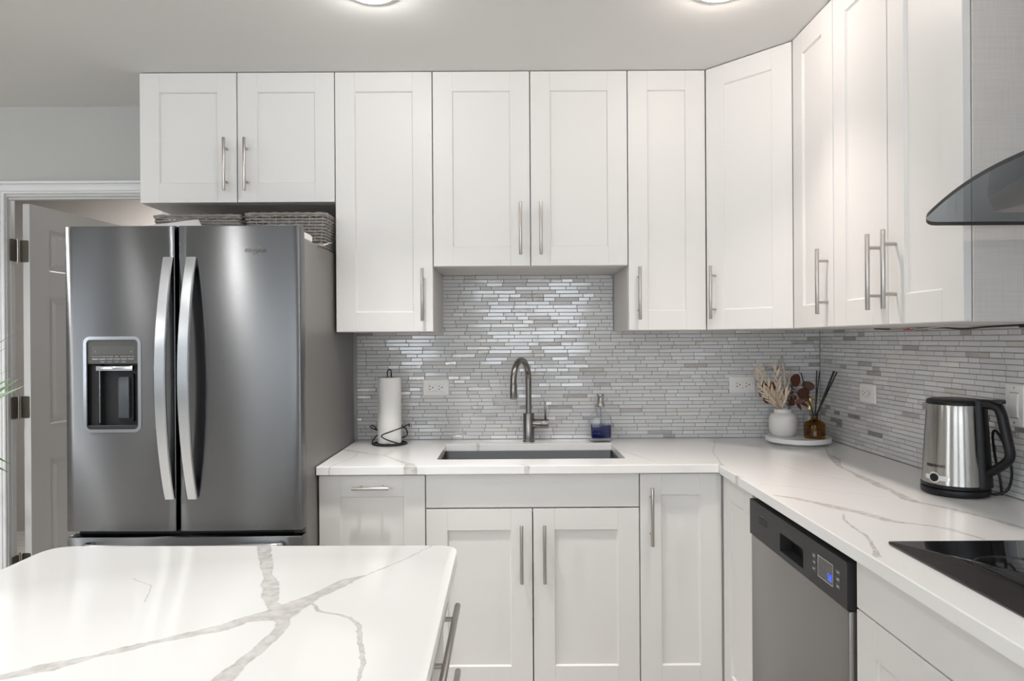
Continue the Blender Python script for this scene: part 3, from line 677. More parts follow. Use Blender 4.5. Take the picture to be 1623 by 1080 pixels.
def bow_handle(parent, x):
    b = MB(); z0, z1 = .844, 1.6335; w = .0185; th = .010; n = 40; F, K = [], []
    for k in range(n+1):
        t = k/n; z = z0+(z1-z0)*t
        y = FY-.012-.062*math.sin(PI*min(1, max(0, t)))**0.85; y = max(y, FY-.080)
        F.append((y, z))
    vs, fs = [], []
    for k, (y, z) in enumerate(F):
        a = F[max(0, k-1)]; c = F[min(n, k+1)]; d = Vector((c[0]-a[0], c[1]-a[1])).normalized(); nn = Vector((-d.y, d.x))
        if nn.x > 0: nn = -nn
        ww = w*(.88+.12*math.sin(PI*k/n)); e = .003
        sec = [(-ww, 0), (-ww+e, 1), (ww-e, 1), (ww, 0), (ww, -1), (-ww, -1)]
        for sx, o in sec:
            off = th/2 if o == 1 else (th/2-e if o == 0 else -th/2)
            vs.append((x-ox+sx, y+nn.x*off, z+nn.y*off))
        if k:
            p, q = (k-1)*6, k*6
            for j in range(6): fs.append((p+j, p+(j+1) % 6, q+(j+1) % 6, q+j))
    fs.append(tuple(range(5, -1, -1))); fs.append(tuple(range(n*6, n*6+6)))
    b.faces(vs, fs); bmesh.ops.recalc_face_normals(b.bm, faces=b.bm.faces[:])
    for zz in (z0+.012, z1-.012): b.box(x-ox-.014, x-ox+.014, FY-.012, FY-.004, zz-.012, zz+.012, .002)
    return b.build('handle', 'handle_steel', parent, angle=25)
bow_handle(dl, -1.1180); bow_handle(dr, -1.0440)
b = MB(); b.tube(smoothpath([(-.30, -.826, .690), (-.28, -.875, .695), (0, -.895, .695), (.30, -.875, .695), (.32, -.826, .690)], 10), .013, seg=12, flat=(.6, 1)); b.build('handle', 'handle_steel', fz)
# water and ice dispenser
disp = bpy.data.objects.new('dispenser', None); COL.objects.link(disp); disp.parent = dl
ft = lambda x: x-ox
yF = front_y((DX0+DX1)/2)
b = MB(); b.ring(rrect(ft(DX0), ft(DX1), DZ0, DZ1, .022), rrect(ft(DX0)+.0105, ft(DX1)-.0105, DZ0+.0105, DZ1-.0105, .013), yF-.0045, yF+.010)
b.build('dispenser_frame', 'chrome', disp)
ix0, ix1, iz0, iz1, zp = ft(DX0)+.0095, ft(DX1)-.0095, DZ0+.0095, DZ1-.0095, 1.286
b = MB(); yb = yF+.048                           # recess reaching into the door
b.box(ix0, ix1, yb, yb+.001, iz0, iz1); b.box(ix0, ix0+.001, yF+.003, yb, iz0, zp); b.box(ix1-.001, ix1, yF+.003, yb, iz0, zp)
b.box(ix0, ix1, yF+.004, yb, iz0, iz0+.001)
b.box(ix0, ix1, yF-.0005, yF+.006, iz0, iz0+.014, .003); b.box(ix0, ix0+.030, yF+.018, yb, iz0, zp, .004)
b.build('dispenser_recess', 'charcoal', disp)
b = MB(); b.box(ix0+.0308, ix0+.0328, yF+.016, yF+.020, iz0+.02, zp-.016); b.build('recess_strip', 'chrome', disp)
b = MB(); b.box(ix0, ix1, yF+.001, yF+.012, zp, iz1+.001, .002); pan = b.build('control_panel', 'panelgrey', disp)
b = MB(); b.prism(rrect(ix0+.016, ix1-.014, 1.318, 1.345, .003), yF+.0006, yF+.002, 'y'); b.build('display_window', pbr('display_window_grey', (.098, .098, .094), .2), pan)
b = MB(); b.box(ix1-.0035, ix1-.0005, yF+.0001, yF+.002, zp+.006, iz1-.008); b.build('edge_light_strip', 'chrome', pan)
pitch = (ix1-ix0-.030)/6
words = ['Freezer Temp', 'Air Filter', 'Fast Cool', 'Light', 'Water Filter', 'Fridge Temp']
sub = [None, 'Hold 3 sec\nto Reset', 'Hold 3 sec\nfor Max', 'Hold 3 sec to Lock\nDispenser', 'Hold 3 sec\nto Reset', None]
for k in range(6):
    xc = ix0+.016+pitch*(k+.5)
    b = MB(); b.box(xc-pitch*.45, xc+pitch*.45, yF-.0006, yF+.002, 1.3000, 1.3042, .0008); b.build('control_button', 'chrome', pan)
    text('button_text', words[k], .0046, 'white_text', pan, (xc, yF+.0006, 1.3106), width=min(pitch*.92, .0024*len(words[k])))
    if sub[k]: text('button_text', sub[k], .0028, 'white_text', pan, (xc, yF+.0006, 1.2935), width=pitch*.6)
for xx in (ix0+.028, ix1-.025):
    b = MB(); b.cyl((xx, yF+.0002, 1.3265), (xx, yF+.001, 1.3265), .0011, seg=10); b.build('indicator_dot', 'white_text', pan)
b = MB(); b.box(ix0+.027, ix1-.022, yF+.002, yF+.030, 1.2635, 1.279, .0025, seg=2); b.build('ice_chute_lip', 'chrome', disp)
b = MB(); b.prism(rrect(ix0+.084, ix0+.133, 1.092, 1.252, .007), yF+.036, yF+.049, 'y'); b.build('paddle_well', 'black', disp)
b = MB(); b.box(ix0+.086, ix0+.123, yF+.026, yF+.040, 1.104, 1.243, .004, seg=2); b.build('dispenser_paddle', 'paddle', disp)
# maker's name with its swoosh
yL = front_y(-.837)-.0003
lg = text('logo_text', 'Whirlpool', .0185, 'dark_text', dr, (ft(-.837), yL, 1.656), width=.070)
b = MB(); zc, xc = 1.656, ft(-.837)
pts = smoothpath([(xc-.010, yL-.0006, zc-.0065), (xc-.0085, yL-.0006, zc-.0125), (xc+.002, yL-.0006, zc-.008), (xc+.009, yL-.0006, zc+.001), (xc+.0155, yL-.0006, zc+.0085), (xc+.012, yL-.0006, zc+.0125), (xc+.005, yL-.0006, zc+.010)], 6)
b.tube(pts, .0010, seg=6, flat=(1, .5)); b.build('logo_swoosh', 'gold', lg.parent)
for xh in (FX1-ox-.03, FX0-ox+.03):
    b = MB(); b.box(xh-.022, xh+.026 if xh > 0 else xh+.022, -.800, -.66, 1.702, 1.728, .004); b.cyl((xh+.004, -.795, 1.705), (xh+.004, -.795, 1.740), .010, seg=16); b.build('hinge_cover', 'linen', fr)
b = MB(); b.box(FX1-ox-.030, FX1-ox-.002, -.800, -.768, .719, .733, .002); b.build('center_hinge', 'charcoal', fr)

# baskets and papers on top of the refrigerator
def basket(label, x0, x1, y0, y1, z0, z1):
    t = thing('wicker_basket', label, 'basket', ((x0+x1)/2, (y0+y1)/2, z0), 0, 'grey wicker baskets on the refrigerator')
    W2, D2, H = (x1-x0)/2, (y1-y0)/2, z1-z0; b = MB(); rows = 11; rnd = random.Random(len(label))
    def per(n, w, d, r=.016):
        P = round_poly([(-w, -d), (w, -d), (w, d), (-w, d)], [r]*4, 5); out = []
        ln = [0]
        for i in range(len(P)): ln.append(ln[-1]+(Vector(P[(i+1) % len(P)])-Vector(P[i])).length)
        for k in range(n):
            s = ln[-1]*k/n; i = max(j for j in range(len(P)) if ln[j] <= s+1e-9); a, c = Vector(P[i]), Vector(P[(i+1) % len(P)])
            L = ln[i+1]-ln[i]; out.append(a+(c-a)*((s-ln[i])/L if L > 1e-9 else 0))
        return out
    ns = 52
    for j in range(rows):
        f = (j+.5)/rows; k = .90+.10*f; P = per(ns*4, W2*k-.006, D2*k-.006); pts = []
        N = len(P)
        for i, p in enumerate(P):
            tdir = (P[(i+1) % N]-P[i-1]).normalized(); nrm = Vector((tdir.y, -tdir.x))
            o = .0028*math.cos(2*PI*i/8)*(1 if j % 2 else -1); pts.append((p.x+nrm.x*o, p.y+nrm.y*o, .006+(H-.012)*f+rnd.uniform(-.0006, .0006)))
        b.tube(pts, .0040, closed=True, seg=6)
    for i in range(0, ns):
        pa, pb = per(ns, W2*.90-.006, D2*.90-.006)[i], per(ns, W2-.006, D2-.006)[i]; b.tube([(pa.x, pa.y, .002), (pb.x, pb.y, H-.004)], .0024, seg=5)
    b.box(-W2*.88, W2*.88, -D2*.88, D2*.88, .001, .006)
    b.build('woven_body', 'wicker', t, angle=60)
    b = MB()
    for ph in (0, PI):
        P = per(160, W2-.005, D2-.005); b.tube([(p.x, p.y, H-.004+.0025*math.cos(2*PI*i/10+ph)) for i, p in enumerate(P)], .0042, closed=True, seg=6)
    b.build('basket_rim', 'wicker', t, angle=60)
basket('grey wicker basket on the left of the refrigerator top, behind the white paper', -1.345, -1.012, -.50, -.12, 1.7035, 1.834)
basket('grey wicker basket on the right of the refrigerator top, against the tall cabinet', -1.002, -.686, -.50, -.12, 1.7035, 1.840)
def sheet(name, label, fn, n, m, grp=None):
    vs, fs = [], []
    for i in range(n+1):
        for j in range(m+1): vs.append(fn(i/n, j/m))
    for i in range(n):
        for j in range(m): a = i*(m+1)+j; fs.append((a, a+1, a+m+2, a+m+1))
    b = MB(); b.faces(vs, fs); o = b.build(name, 'sheet'); mo = o.modifiers.new('thickness', 'SOLIDIFY'); mo.thickness = .0006; mo.offset = 1
    return tag(o, label, 'paper')
sheet('paper_sheet', 'loose white paper lying on top of the left refrigerator door', lambda s, t: (-1.42+.40*s-.13*s*t, -.800+.262*t, 1.7405+.070*(t**1.1)*(.55+.45*s)), 10, 8)
sheet('paper_sheet', 'small white paper at the right edge of the refrigerator top with its corner sticking out', lambda s, t: (-.80+.125*s+.012*t, -.615+.105*t, 1.7042+.030*max(0, (s+t-1.25))), 8, 8)

# ------------------------------------------------------------------ sink and faucet
sk = thing('sink', 'stainless undermount sink set into the countertop below the faucet', 'sink', ((SK[0]+SK[1])/2, (SK[2]+SK[3])/2, .66))
w2, d2 = (SK[1]-SK[0])/2+.004, (SK[3]-SK[2])/2+.004; zt = CB-.66-.0005
b = MB()
def cyc(w, d, r, z): return [(x, y, z) for x, y in round_poly([(-w, -d), (w, -d), (w, d), (-w, d)], [r]*4, 4)]
loops = [cyc(w2+.02, d2+.014, .02, zt), cyc(w2, d2, .016, zt), cyc(w2-.002, d2-.002, .016, .012), cyc(w2-.014, d2-.014, .014, .002)]
vs = sum(loops, []); n = len(loops[0]); fs = []
for a in range(3):
    for k in range(n): q = (k+1) % n; fs.append((a*n+k, a*n+q, (a+1)*n+q, (a+1)*n+k))
fs.append(tuple(range(3*n, 4*n))); b.faces(vs, fs); bmesh.ops.recalc_face_normals(b.bm, faces=b.bm.faces[:])
o = b.build('basin', 'sink', sk, angle=50); mo = o.modifiers.new('thickness', 'SOLIDIFY'); mo.thickness = .001; mo.offset = 0
b = MB(); b.lathe([(0, .004), (.02, .003), (.04, .0055), (.045, .0035), (.045, .002)], (0, .03, 0)); b.build('drain', 'chrome', sk)
fa = thing('faucet', 'brushed gunmetal gooseneck kitchen faucet behind the sink', 'faucet', (.077, -.083, CT))
b = MB(); b.lathe([(0, 0), (.0265, 0), (.0265, .004), (.0245, .005), (.0245, .121), (.0235, .123), (0, .123)]); b.build('body', 'faucet', fa)
dirv = Vector((-.375, -.927, 0)); P = [Vector((0, 0, .12)), Vector((0, 0, .20)), Vector((0, 0, .27))]
R = .088
for k in range(0, 13):
    a = PI*k/12; P.append(dirv*(R-R*math.cos(a))+Vector((0, 0, .270+R*.98*math.sin(a))))
e = P[-1]; P += [e+Vector((0, 0, -.012))]
b = MB(); b.tube(smoothpath(P, 4), .0128, seg=20); b.build('spout', 'faucet', fa)
b = MB(); e2 = P[-1]; b.cyl(e2+Vector((0, 0, .002)), e2+Vector((0, 0, -.058)), .0140, .0150, seg=24, bev=.001); b.cyl(e2+Vector((0, 0, -.057)), e2+Vector((0, 0, -.060)), .011, seg=20); b.build('spray_head', 'faucet', fa)
b = MB(); b.cyl((.018, 0, .078), (.058, -.004, .078), .0205, seg=28, bev=.001); b.cyl((.060, -.004, .078), (.086, -.006, .078), .0205, seg=28, bev=.001); b.cyl((.056, -.004, .078), (.062, -.004, .078), .019, seg=24); kn = b.build('valve', 'faucet', fa)
b = MB(); b.cyl((.073, -.005, .096), (.071, -.005, .176), .0045, .0040, seg=14, bev=.0008); b.build('lever', 'faucet', fa)

# ------------------------------------------------------------------ soap bottle
so = thing('soap_dispenser', 'square clear glass soap bottle of blue liquid with metal pump, beside the faucet', 'soap dispenser', (.388, -.098, CT))
def squircle(w, d, r, z, n=5): return [(x, y, z) for x, y in round_poly([(-w, -d), (w, -d), (w, d), (-w, d)], [r]*4, n)]
def loft(loops, cap0=True, cap1=True):
    b = MB(); n = len(loops[0]); vs = sum(loops, []); fs = []
    for a in range(len(loops)-1):
        for k in range(n): q = (k+1) % n; fs.append((a*n+k, a*n+q, (a+1)*n+q, (a+1)*n+k))
    if cap0: fs.append(tuple(reversed(range(n))))
    if cap1: fs.append(tuple(range((len(loops)-1)*n, len(loops)*n)))
    b.faces(vs, fs); bmesh.ops.recalc_face_normals(b.bm, faces=b.bm.faces[:]); return b
def circ(r, z, n): 
    base = round_poly([(-1, -1), (1, -1), (1, 1), (-1, 1)], [.6]*4, n); return [(r*x/math.hypot(x, y), r*y/math.hypot(x, y), z) for x, y in base]
bw, bd = .046, .030
loft([squircle(bw-.004, bd-.004, .012, 0), squircle(bw, bd, .014, .004), squircle(bw, bd, .014, .016), squircle(bw, bd, .014, .100), squircle(bw-.002, bd-.001, .016, .107), squircle(bw*.90, bd*.94, .018, .115), squircle(bw*.74, bd*.84, .018, .124), squircle(.025, .021, .018, .132), circ(.0180, .140, 5), circ(.0155, .150, 5)]).build('glass_bottle', 'clearglass', so, angle=40)
loft([squircle(bw-.006, bd-.005, .011, .018), squircle(bw-.0035, bd-.0035, .011, .022), squircle(bw-.0035, bd-.0035, .011, .072), squircle(bw-.0036, bd-.0036, .011, .0725)]).build('blue_liquid', 'blueliquid', so, angle=40)
b = MB(); b.cyl((.002, 0, .0728), (0, 0, .148), .0030, seg=12); b.build('dip_tube', 'tube', so)
b = MB(); b.lathe([(0, .149), (.0175, .149), (.0195, .152), (.0195, .158), (.017, .161), (.0165, .165), (.0138, .167), (.0138, .196), (.0152, .198), (.0152, .204), (.0140, .206), (0, .206)]); b.cyl((0, 0, .188), (-.004, -.030, .187), .0048, seg=14); b.cyl((-.0035, -.028, .190), (-.004, -.031, .180), .004, seg=12); b.cyl((-.012, 0, .182), (.0135, 0, .190), .0025, seg=8)
b.build('pump', 'nickel', so)

# ------------------------------------------------------------------ paper towels
ph = thing('paper_towel_holder', 'black wire paper towel stand with looped decoration on the left counter', 'paper towel holder', (-.519, -.135, CT))
b = MB(); b.tube([(.073*math.cos(2*PI*k/40), .073*math.sin(2*PI*k/40), .0035) for k in range(40)], .0034, closed=True)
b.tube([(-.073, 0, .0035), (.073, 0, .0035)], .003); b.tube([(0, -.073, .0035), (0, .073, .0035)], .003); b.build('base_ring', 'wire', ph)
b = MB(); b.tube(smoothpath([(-.0085, 0, .004), (-.0085, 0, .20), (-.0085, 0, .300), (-.0065, 0, .314), (0, 0, .3205), (.0065, 0, .314), (.0085, 0, .300), (.0085, 0, .20), (.0085, 0, .004)], 6), .0026); b.build('center_post', 'wire', ph)
for k in range(3):
    a0 = -PI/2+.35+2*PI*k/3; b = MB(); pts = []
    for da, z, r in ((.60, .004, .073), (.25, .013, .0735), (-.30, .028, .074), (-.62, .040, .074), (-.58, .050, .0745), (-.1, .064, .077), (.50, .078, .083), (.95, .087, .087), (1.12, .084, .086), (1.18, .076, .083)):
        pts.append((r*math.cos(a0+da), r*math.sin(a0+da), z))
    b.tube(smoothpath(pts, 7), .0028); b.build('wire_loop', 'wire', ph)
rl = thing('paper_towel_roll', 'white paper towel roll on the black wire stand', 'paper towel roll', (-.519, -.135, CT+.0072))
b = MB(); N = 72; prof = []
b.lathe([(.020, .002), (.046, 0), (.0495, .002), (.0495, .278), (.046, .280), (.020, .279)], seg=N); b.lathe([(.020, .002), (.020, .279)], seg=32)
pts = [((.0495+.0012)*math.cos(a), (.0495+.0012)*math.sin(a)) for a in [math.radians(150+4*k) for k in range(10)]]
b.prism([p for p in pts]+[(p[0]*.98, p[1]*.98) for p in reversed(pts)], .001, .279); b.build('towel_layers', 'paper', rl, angle=50)
b = MB(); b.lathe([(.0195, .0), (.0195, .2795), (.0182, .2795), (.0182, 0)], seg=32); b.build('cardboard_core', pbr('cardboard', (.35, .25, .16), .9), rl)

# ------------------------------------------------------------------ outlets and switch
def gfci(parent_name, label, loc, rotz, ss=True, vertical=False):
    t = thing('outlet', label, 'outlet', loc, rotz, 'white wall outlets')
    b = MB(); W2, H2 = .0585, .037
    lo = [rrect(-W2, W2, -H2, H2, .004), rrect(-W2+.004, W2-.004, -H2+.004, H2-.004, .003)]
    loft([[(u, 0, v) for u, v in lo[0]], [(u, -.003, v) for u, v in lo[0]], [(u, -.0065, v) for u, v in lo[1]]]).build('wall_plate', 'plate', t)
    b = MB(); b.box(-.0335, .0335, -.0085, -.005, -.0165, .0165, .0012); ins = b.build('receptacle', 'plate', t)
    b = MB()
    for s in (-1, 1):
        cx = s*.0205-.002
        b.box(cx-.0075, cx-.0005, -.0088, -.0080, .0055, .0078); b.box(cx-.0062, cx-.0018, -.0088, -.0080, -.0085, -.0058); b.box(cx-.0075, cx-.0005, -.0088, -.0080, -.0065, -.0048)
        b.cyl((cx+.009, -.0088, .001), (cx+.009, -.0080, .001), .0028, seg=12)
    b.box(-.0015, .0015, -.0088, -.008, -.0145, -.0115); b.build('socket_slots', 'slot', ins)
    b = MB(); b.box(-.007, -.001, -.0092, -.008, .006, .010, .0006); b.box(.001, .007, -.0092, -.008, .006, .010, .0006); b.build('test_buttons', 'plate', ins)
    for s in (-1, 1):
        b = MB(); b.cyl((s*.048, -.0078, 0), (s*.048, -.006, 0), .0030, seg=14); b.build('plate_screw', 'plate', t)
gfci('outlet', 'white wall outlet on the tiles right of the paper towels', (-.334, -.0068, 1.146), 0)
gfci('outlet', 'white wall outlet on the back tiles left of the dried flower vase', (1.034, -.0068, 1.150), 0)
gfci('outlet', 'white wall outlet on the right wall between the reed diffuser and the kettle', (RX1-.0068, -.427, 1.142), -PI/2)
t = thing('light_switch', 'white rocker light switch on the right wall behind the kettle', 'light switch', (RX1-.0068, -1.213, 1.170), -PI/2)
lo = [rrect(-.037, .037, -.0585, .0585, .004), rrect(-.033, .033, -.0545, .0545, .003)]
loft([[(u, 0, v) for u, v in lo[0]], [(u, -.003, v) for u, v in lo[0]], [(u, -.0065, v) for u, v in lo[1]]]).build('wall_plate', 'plate', t)
b = MB(); b.box(-.0165, .0165, -.0085, -.005, -.0335, .0335, .0012); b.prism([(-.0082, .031), (-.0115, -.001), (-.009, -.031), (-.006, -.031), (-.006, .031)], -.0145, .0145, 'x'); b.build('rocker', 'plate', t)
for s in (-1, 1):
    b = MB(); b.cyl((0, -.0078, s*.048), (0, -.006, s*.048), .0028, seg=14); b.build('plate_screw', 'nickel', t)
    b = MB(); b.box(-.0165, .0165, -.0072, -.006, s*.0345-.0006, s*.0345+.0006); b.build('rocker_gap', 'slot', t)

# ------------------------------------------------------------------ dishwasher
dw = thing('dishwasher', 'stainless dishwasher with black control panel under the right counter', 'dishwasher', (RX1, -.946, 0), -PI/2)
WD0, WD1, YF = .012, .634, -(RX1-.738)
b = MB(); b.box(WD0+.006, WD1-.006, YF+.075, -.03, .02, .868); b.box(WD0+.01, WD1-.01, YF+.10, -.03, 0, .03); b.build('body', 'black', dw)
b = MB(); b.box(WD0, WD1, YF+.004, YF+.070, .112, .753, .004, seg=2); b.build('door_panel', 'steel2', dw)
b = MB(); b.box(WD0+.012, WD1-.012, YF+.06, YF+.075, .02, .108, .002); b.build('toe_plate', 'charcoal', dw)
cz0, cz1 = .756, .862; hx0, hx1, hz0, hz1 = .252, .404, .772, .822
b = MB()
for x0, x1, z0, z1 in ((WD0, hx0, cz0, cz1), (hx1, WD1, cz0, cz1), (hx0, hx1, cz0, hz0), (hx0, hx1, hz1, cz1)): b.box(x0, x1, YF, YF+.066, z0, z1)
bmesh.ops.remove_doubles(b.bm, verts=b.bm.verts[:], dist=1e-5)
cp = b.build('control_panel', 'charcoal', dw)
b = MB(); b.box(hx0, hx1, YF+.034, YF+.064, hz0, hz1); b.prism([(YF+.002, hz1), (YF+.034, hz1-.016), (YF+.034, hz1)], hx0, hx1, 'x'); b.build('pocket_handle', 'black', cp)
for z in (.8085, .8165, .8245):
    b = MB(); b.box(.088, .158, YF-.0006, YF+.001, z-.0021, z+.0021, .0004); b.build('vent_slot', 'slot', cp)
b = MB(); b.prism([(.108, .829), (.138, .829), (.130, .8325), (.123, .8355), (.116, .8325)], YF-.0006, YF+.001, 'y'); b.build('vent_badge', 'panelgrey', cp)
b = MB(); b.box(.492, .568, YF-.0010, YF+.001, .786, .834); b.build('display_window', 'panelgrey', cp)
b = MB(); b.ring([(.4905, .7845), (.5695, .7845), (.5695, .8355), (.4905, .8355)], [(.492, .786), (.568, .786), (.568, .834), (.492, .834)], YF-.0014, YF+.001); b.build('display_frame', 'chrome', cp)
text('display_digits', '58', .024, 'blue_led', cp, (.5525, YF-.0014, .800), width=.020)
for xx, gr in ((.468, (.794, .810, .826)), (.592, (.794, .810, .826))):
    for z in gr:
        b = MB(); b.box(xx-.009, xx+.009, YF-.0006, YF+.001, z-.0055, z+.0055, .0005); b.build('control_button', 'panelgrey', cp)
        b = MB(); b.box(xx-.006, xx+.006, YF-.0010, YF, z-.0008, z+.0012); b.build('button_mark', 'white_text', cp)

# ------------------------------------------------------------------ cooktop
co = thing('cooktop', 'black glass electric cooktop set flush in the right countertop', 'cooktop', (1.06, -2.0, CT))
b = MB(); b.prism(round_poly([(-.255, -.38), (.255, -.38), (.255, .38), (-.255, .38)], [.008]*4, 4), .0006, .0066, bev=.0015); b.build('glass_surface', 'glassblack', co)
for x, y, r in ((-.10, -.2, .09), (.12, -.2, .075), (-.10, .2, .075), (.12, .2, .10)):
    b = MB(); b.lathe([(r-.0006, .0066), (r-.0006, .00675), (r+.0006, .00675), (r+.0006, .0066)], (x, y, 0), seg=64); b.build('burner_ring', pbr('burner_mark', (.035, .035, .037), .2), co)

# ------------------------------------------------------------------ range hood
hd = thing('range_hood', 'curved smoked-glass and steel range hood on the right wall above the cooktop', 'range hood', (RX1, -2.0, 1.597))
def arc(s): return .071*(1-(abs(s)/.38)**2.5)
ns = 40; rc = .035; HW = RX1-.877
b = MB(); vs, fs = [], []
def gx(s):                                     # front edge with rounded corners in plan
    d = .38-abs(s)
    return -HW if d >= rc else -HW+rc-math.sqrt(max(0, rc*rc-(rc-d)**2))
S = [-.38+.76*(.5-.5*math.cos(PI*k/ns)) for k in range(ns+1)]
nx_ = 6; tk = .008
for lay in (0, 1):
    for s in S:
        for i in range(nx_+1):
            x = gx(s)*(1-i/nx_)-.001*(i/nx_); vs.append((x, s, arc(s)+(tk if lay else 0)))
B0 = (ns+1)*(nx_+1); I = lambda l, k, i: l*B0+k*(nx_+1)+i
top, edge = [], []
for k in range(ns):
    for i in range(nx_):
        top.append((I(1, k, i), I(1, k+1, i), I(1, k+1, i+1), I(1, k, i+1))); top.append((I(0, k, i), I(0, k, i+1), I(0, k+1, i+1), I(0, k+1, i)))
    edge.append((I(0, k, 0), I(0, k+1, 0), I(1, k+1, 0), I(1, k, 0))); edge.append((I(0, k, nx_), I(1, k, nx_), I(1, k+1, nx_), I(0, k+1, nx_)))
for i in range(nx_):
    edge.append((I(0, 0, i), I(1, 0, i), I(1, 0, i+1), I(0, 0, i+1))); edge.append((I(0, ns, i), I(0, ns, i+1), I(1, ns, i+1), I(1, ns, i)))
t_ = bmesh.new(); V = [t_.verts.new(v) for v in vs]
for f in top: t_.faces.new([V[i] for i in f]).material_index = 0
for f in edge: t_.faces.new([V[i] for i in f]).material_index = 1
bmesh.ops.recalc_face_normals(t_, faces=t_.faces[:]); b.bm.free(); b.bm = t_
b.build('glass_canopy', ['smoke', 'smokeedge'], hd, angle=40)
b = MB(); q = []
x0 = -(RX1-.955); sy = .28
vs, fs = [], []; m = 16
prof = [(-sy+2*sy*k/m) for k in range(m+1)]
poly = [(s, arc(s)-.001) for s in prof]+[(sy-.02, .006), (-sy+.02, .006)]
b.prism(poly, x0, -.001, 'x', bev=.002); b.build('motor_housing', 'steel2', hd)
b = MB(); b.box(x0+.03, -.04, -.22, -.005, .003, .0065, .001); b.box(x0+.03, -.04, .005, .22, .003, .0065, .001); b.build('grease_filters', 'satin' if 'satin' in M else 'steel2', hd)
b = MB(); b.box(-.27, -.001, -.14, .14, arc(.14)+tk+.0005, CEIL-1.597-.001, .002); b.build('chimney', 'steel2', hd)
for k in range(4):
    b = MB(); b.cyl((x0-.002, -.06+.04*k, .045), (x0+.004, -.06+.04*k, .045), .008, seg=16); b.build('control_button', 'black', hd)

# ------------------------------------------------------------------ cable under the right wall cabinets
cb = thing('under_cabinet_cable', 'thin black cable with a red connector clipped under the right wall cabinets', 'cable', (1.352, -.95, 1.385))
b = MB(); b.tube(smoothpath([(.0, .42, .005), (.004, .33, .002), (0, .24, .004), (.003, .15, .001), (0, .02, .002), (.002, -.08, -.003), (0, -.19, .001), (.003, -.30, .003), (0, -.42, .003), (0, -.60, .004)], 8), .0026, seg=8); b.build('black_wire', 'black', cb)
b = MB(); b.tube(smoothpath([(-.006, .30, .002), (-.012, .22, .004), (-.006, .12, .0), (-.01, .0, .004), (-.005, -.12, .004)], 8), .0013, seg=6); b.build('thin_wire', 'plate', cb)
b = MB(); b.box(-.006, .006, .175, .225, -.003, .0035, .002); b.box(-.012, -.004, .175, .215, -.001, .0035, .0015); b.build('red_connector', 'red', cb)
b = MB(); b.box(-.008, .008, -.345, -.322, -.004, .007, .002); b.build('cable_clip', 'black', cb)

# ------------------------------------------------------------------ corner tray and what stands on it
tr = thing('turntable_tray', 'round white turntable tray on the counter in the corner', 'tray', (1.208, -.185, CT))
b = MB(); b.lathe([(0, .0005), (.088, .0005), (.092, .003), (.092, .009), (.06, .011), (0, .011)]); b.build('base_disc', 'tray', tr)
b = MB(); b.lathe([(0, .0095), (.125, .0090), (.130, .0120), (.130, .0285), (.1285, .030), (.126, .0292), (.124, .0262), (.121, .0255), (0, .0255)]); b.build('top_plate', 'tray', tr)
TZ = CT+.0260
va = thing('flower_vase', 'round white ceramic vase holding dried leaves on the corner tray', 'vase', (1.170, -.122, TZ))
prof = [(0, 0), (.044, 0), (.047, .002), (.0555, .018), (.0585, .040), (.0585, .062), (.056, .080), (.050, .091), (.041, .0955), (.0375, .097), (.0365, .100), (.0365, .111), (.0355, .113), (.0325, .113), (.0315, .110), (.0315, .098), (.045, .084), (.052, .060), (.051, .030), (.040, .008), (0, .006)]
b = MB(); b.lathe(prof, seg=56); b.build('vase_body', 'ceramic', va)

def Z6(X, Y, y=-.122):
    k = (3.109+y)/2.987
    return Vector((1.0326*k-.0+(X*4.271e-4)*k, y, 1.3577+(-.0385-Y*4.271e-4)*k))
def leaf(b, base, d, nrm, L, Wd, curl=.15, mat=0, n=8, fold=.12):
    d = d.normalized(); side = d.cross(nrm).normalized(); up = side.cross(d).normalized(); vs, fs = [], []
    for i in range(n+1):
        t = i/n; w = Wd*math.sin(PI*min(.985, max(.03, t))**.8)*.5
        c = base+d*(L*t)+up*(curl*L*t*t)
        vs += [c-side*w+up*w*fold, c, c+side*w+up*w*fold]
    for i in range(n): a = i*3; fs += [(a, a+1, a+4, a+3), (a+1, a+2, a+5, a+4)]
    b.faces(vs, fs, mat)
def dried(name, label, path, y0, y1, mat, thick=.0010):
    pts = [Z6(X, Y, y0+(y1-y0)*i/(len(path)-1)) for i, (X, Y) in enumerate(path)]
    # stems start inside the vase
    base = Vector((1.170+random.uniform(-.008, .008), -.122+random.uniform(-.01, .01), TZ+.02)); sp = smoothpath([base]+pts, 8)
    t = thing(name, label, 'dried stem', base)
    b = MB(); b.tube([p-base for p in sp], [thick*(1-.5*i/len(sp)) for i in range(len(sp))], seg=6); b.build('stem', mat, t)
    return t, base, sp
rnd = random.Random(5)
stems = [('pale bleached leaf stem leaning far left in the white vase', [(285, 640), (205, 545), (140, 470), (78, 318)], -.135, -.150),
         ('pale bleached leaf stem reaching up left in the white vase', [(295, 635), (240, 530), (180, 410), (108, 255)], -.125, -.120),
         ('pale bleached leaf stem standing nearly upright in the white vase', [(305, 635), (285, 520), (268, 390), (252, 232)], -.13, -.13),
         ('short pale bleached leaf stem at the front of the white vase', [(318, 640), (318, 590), (330, 530), (342, 485)], -.145, -.165)]
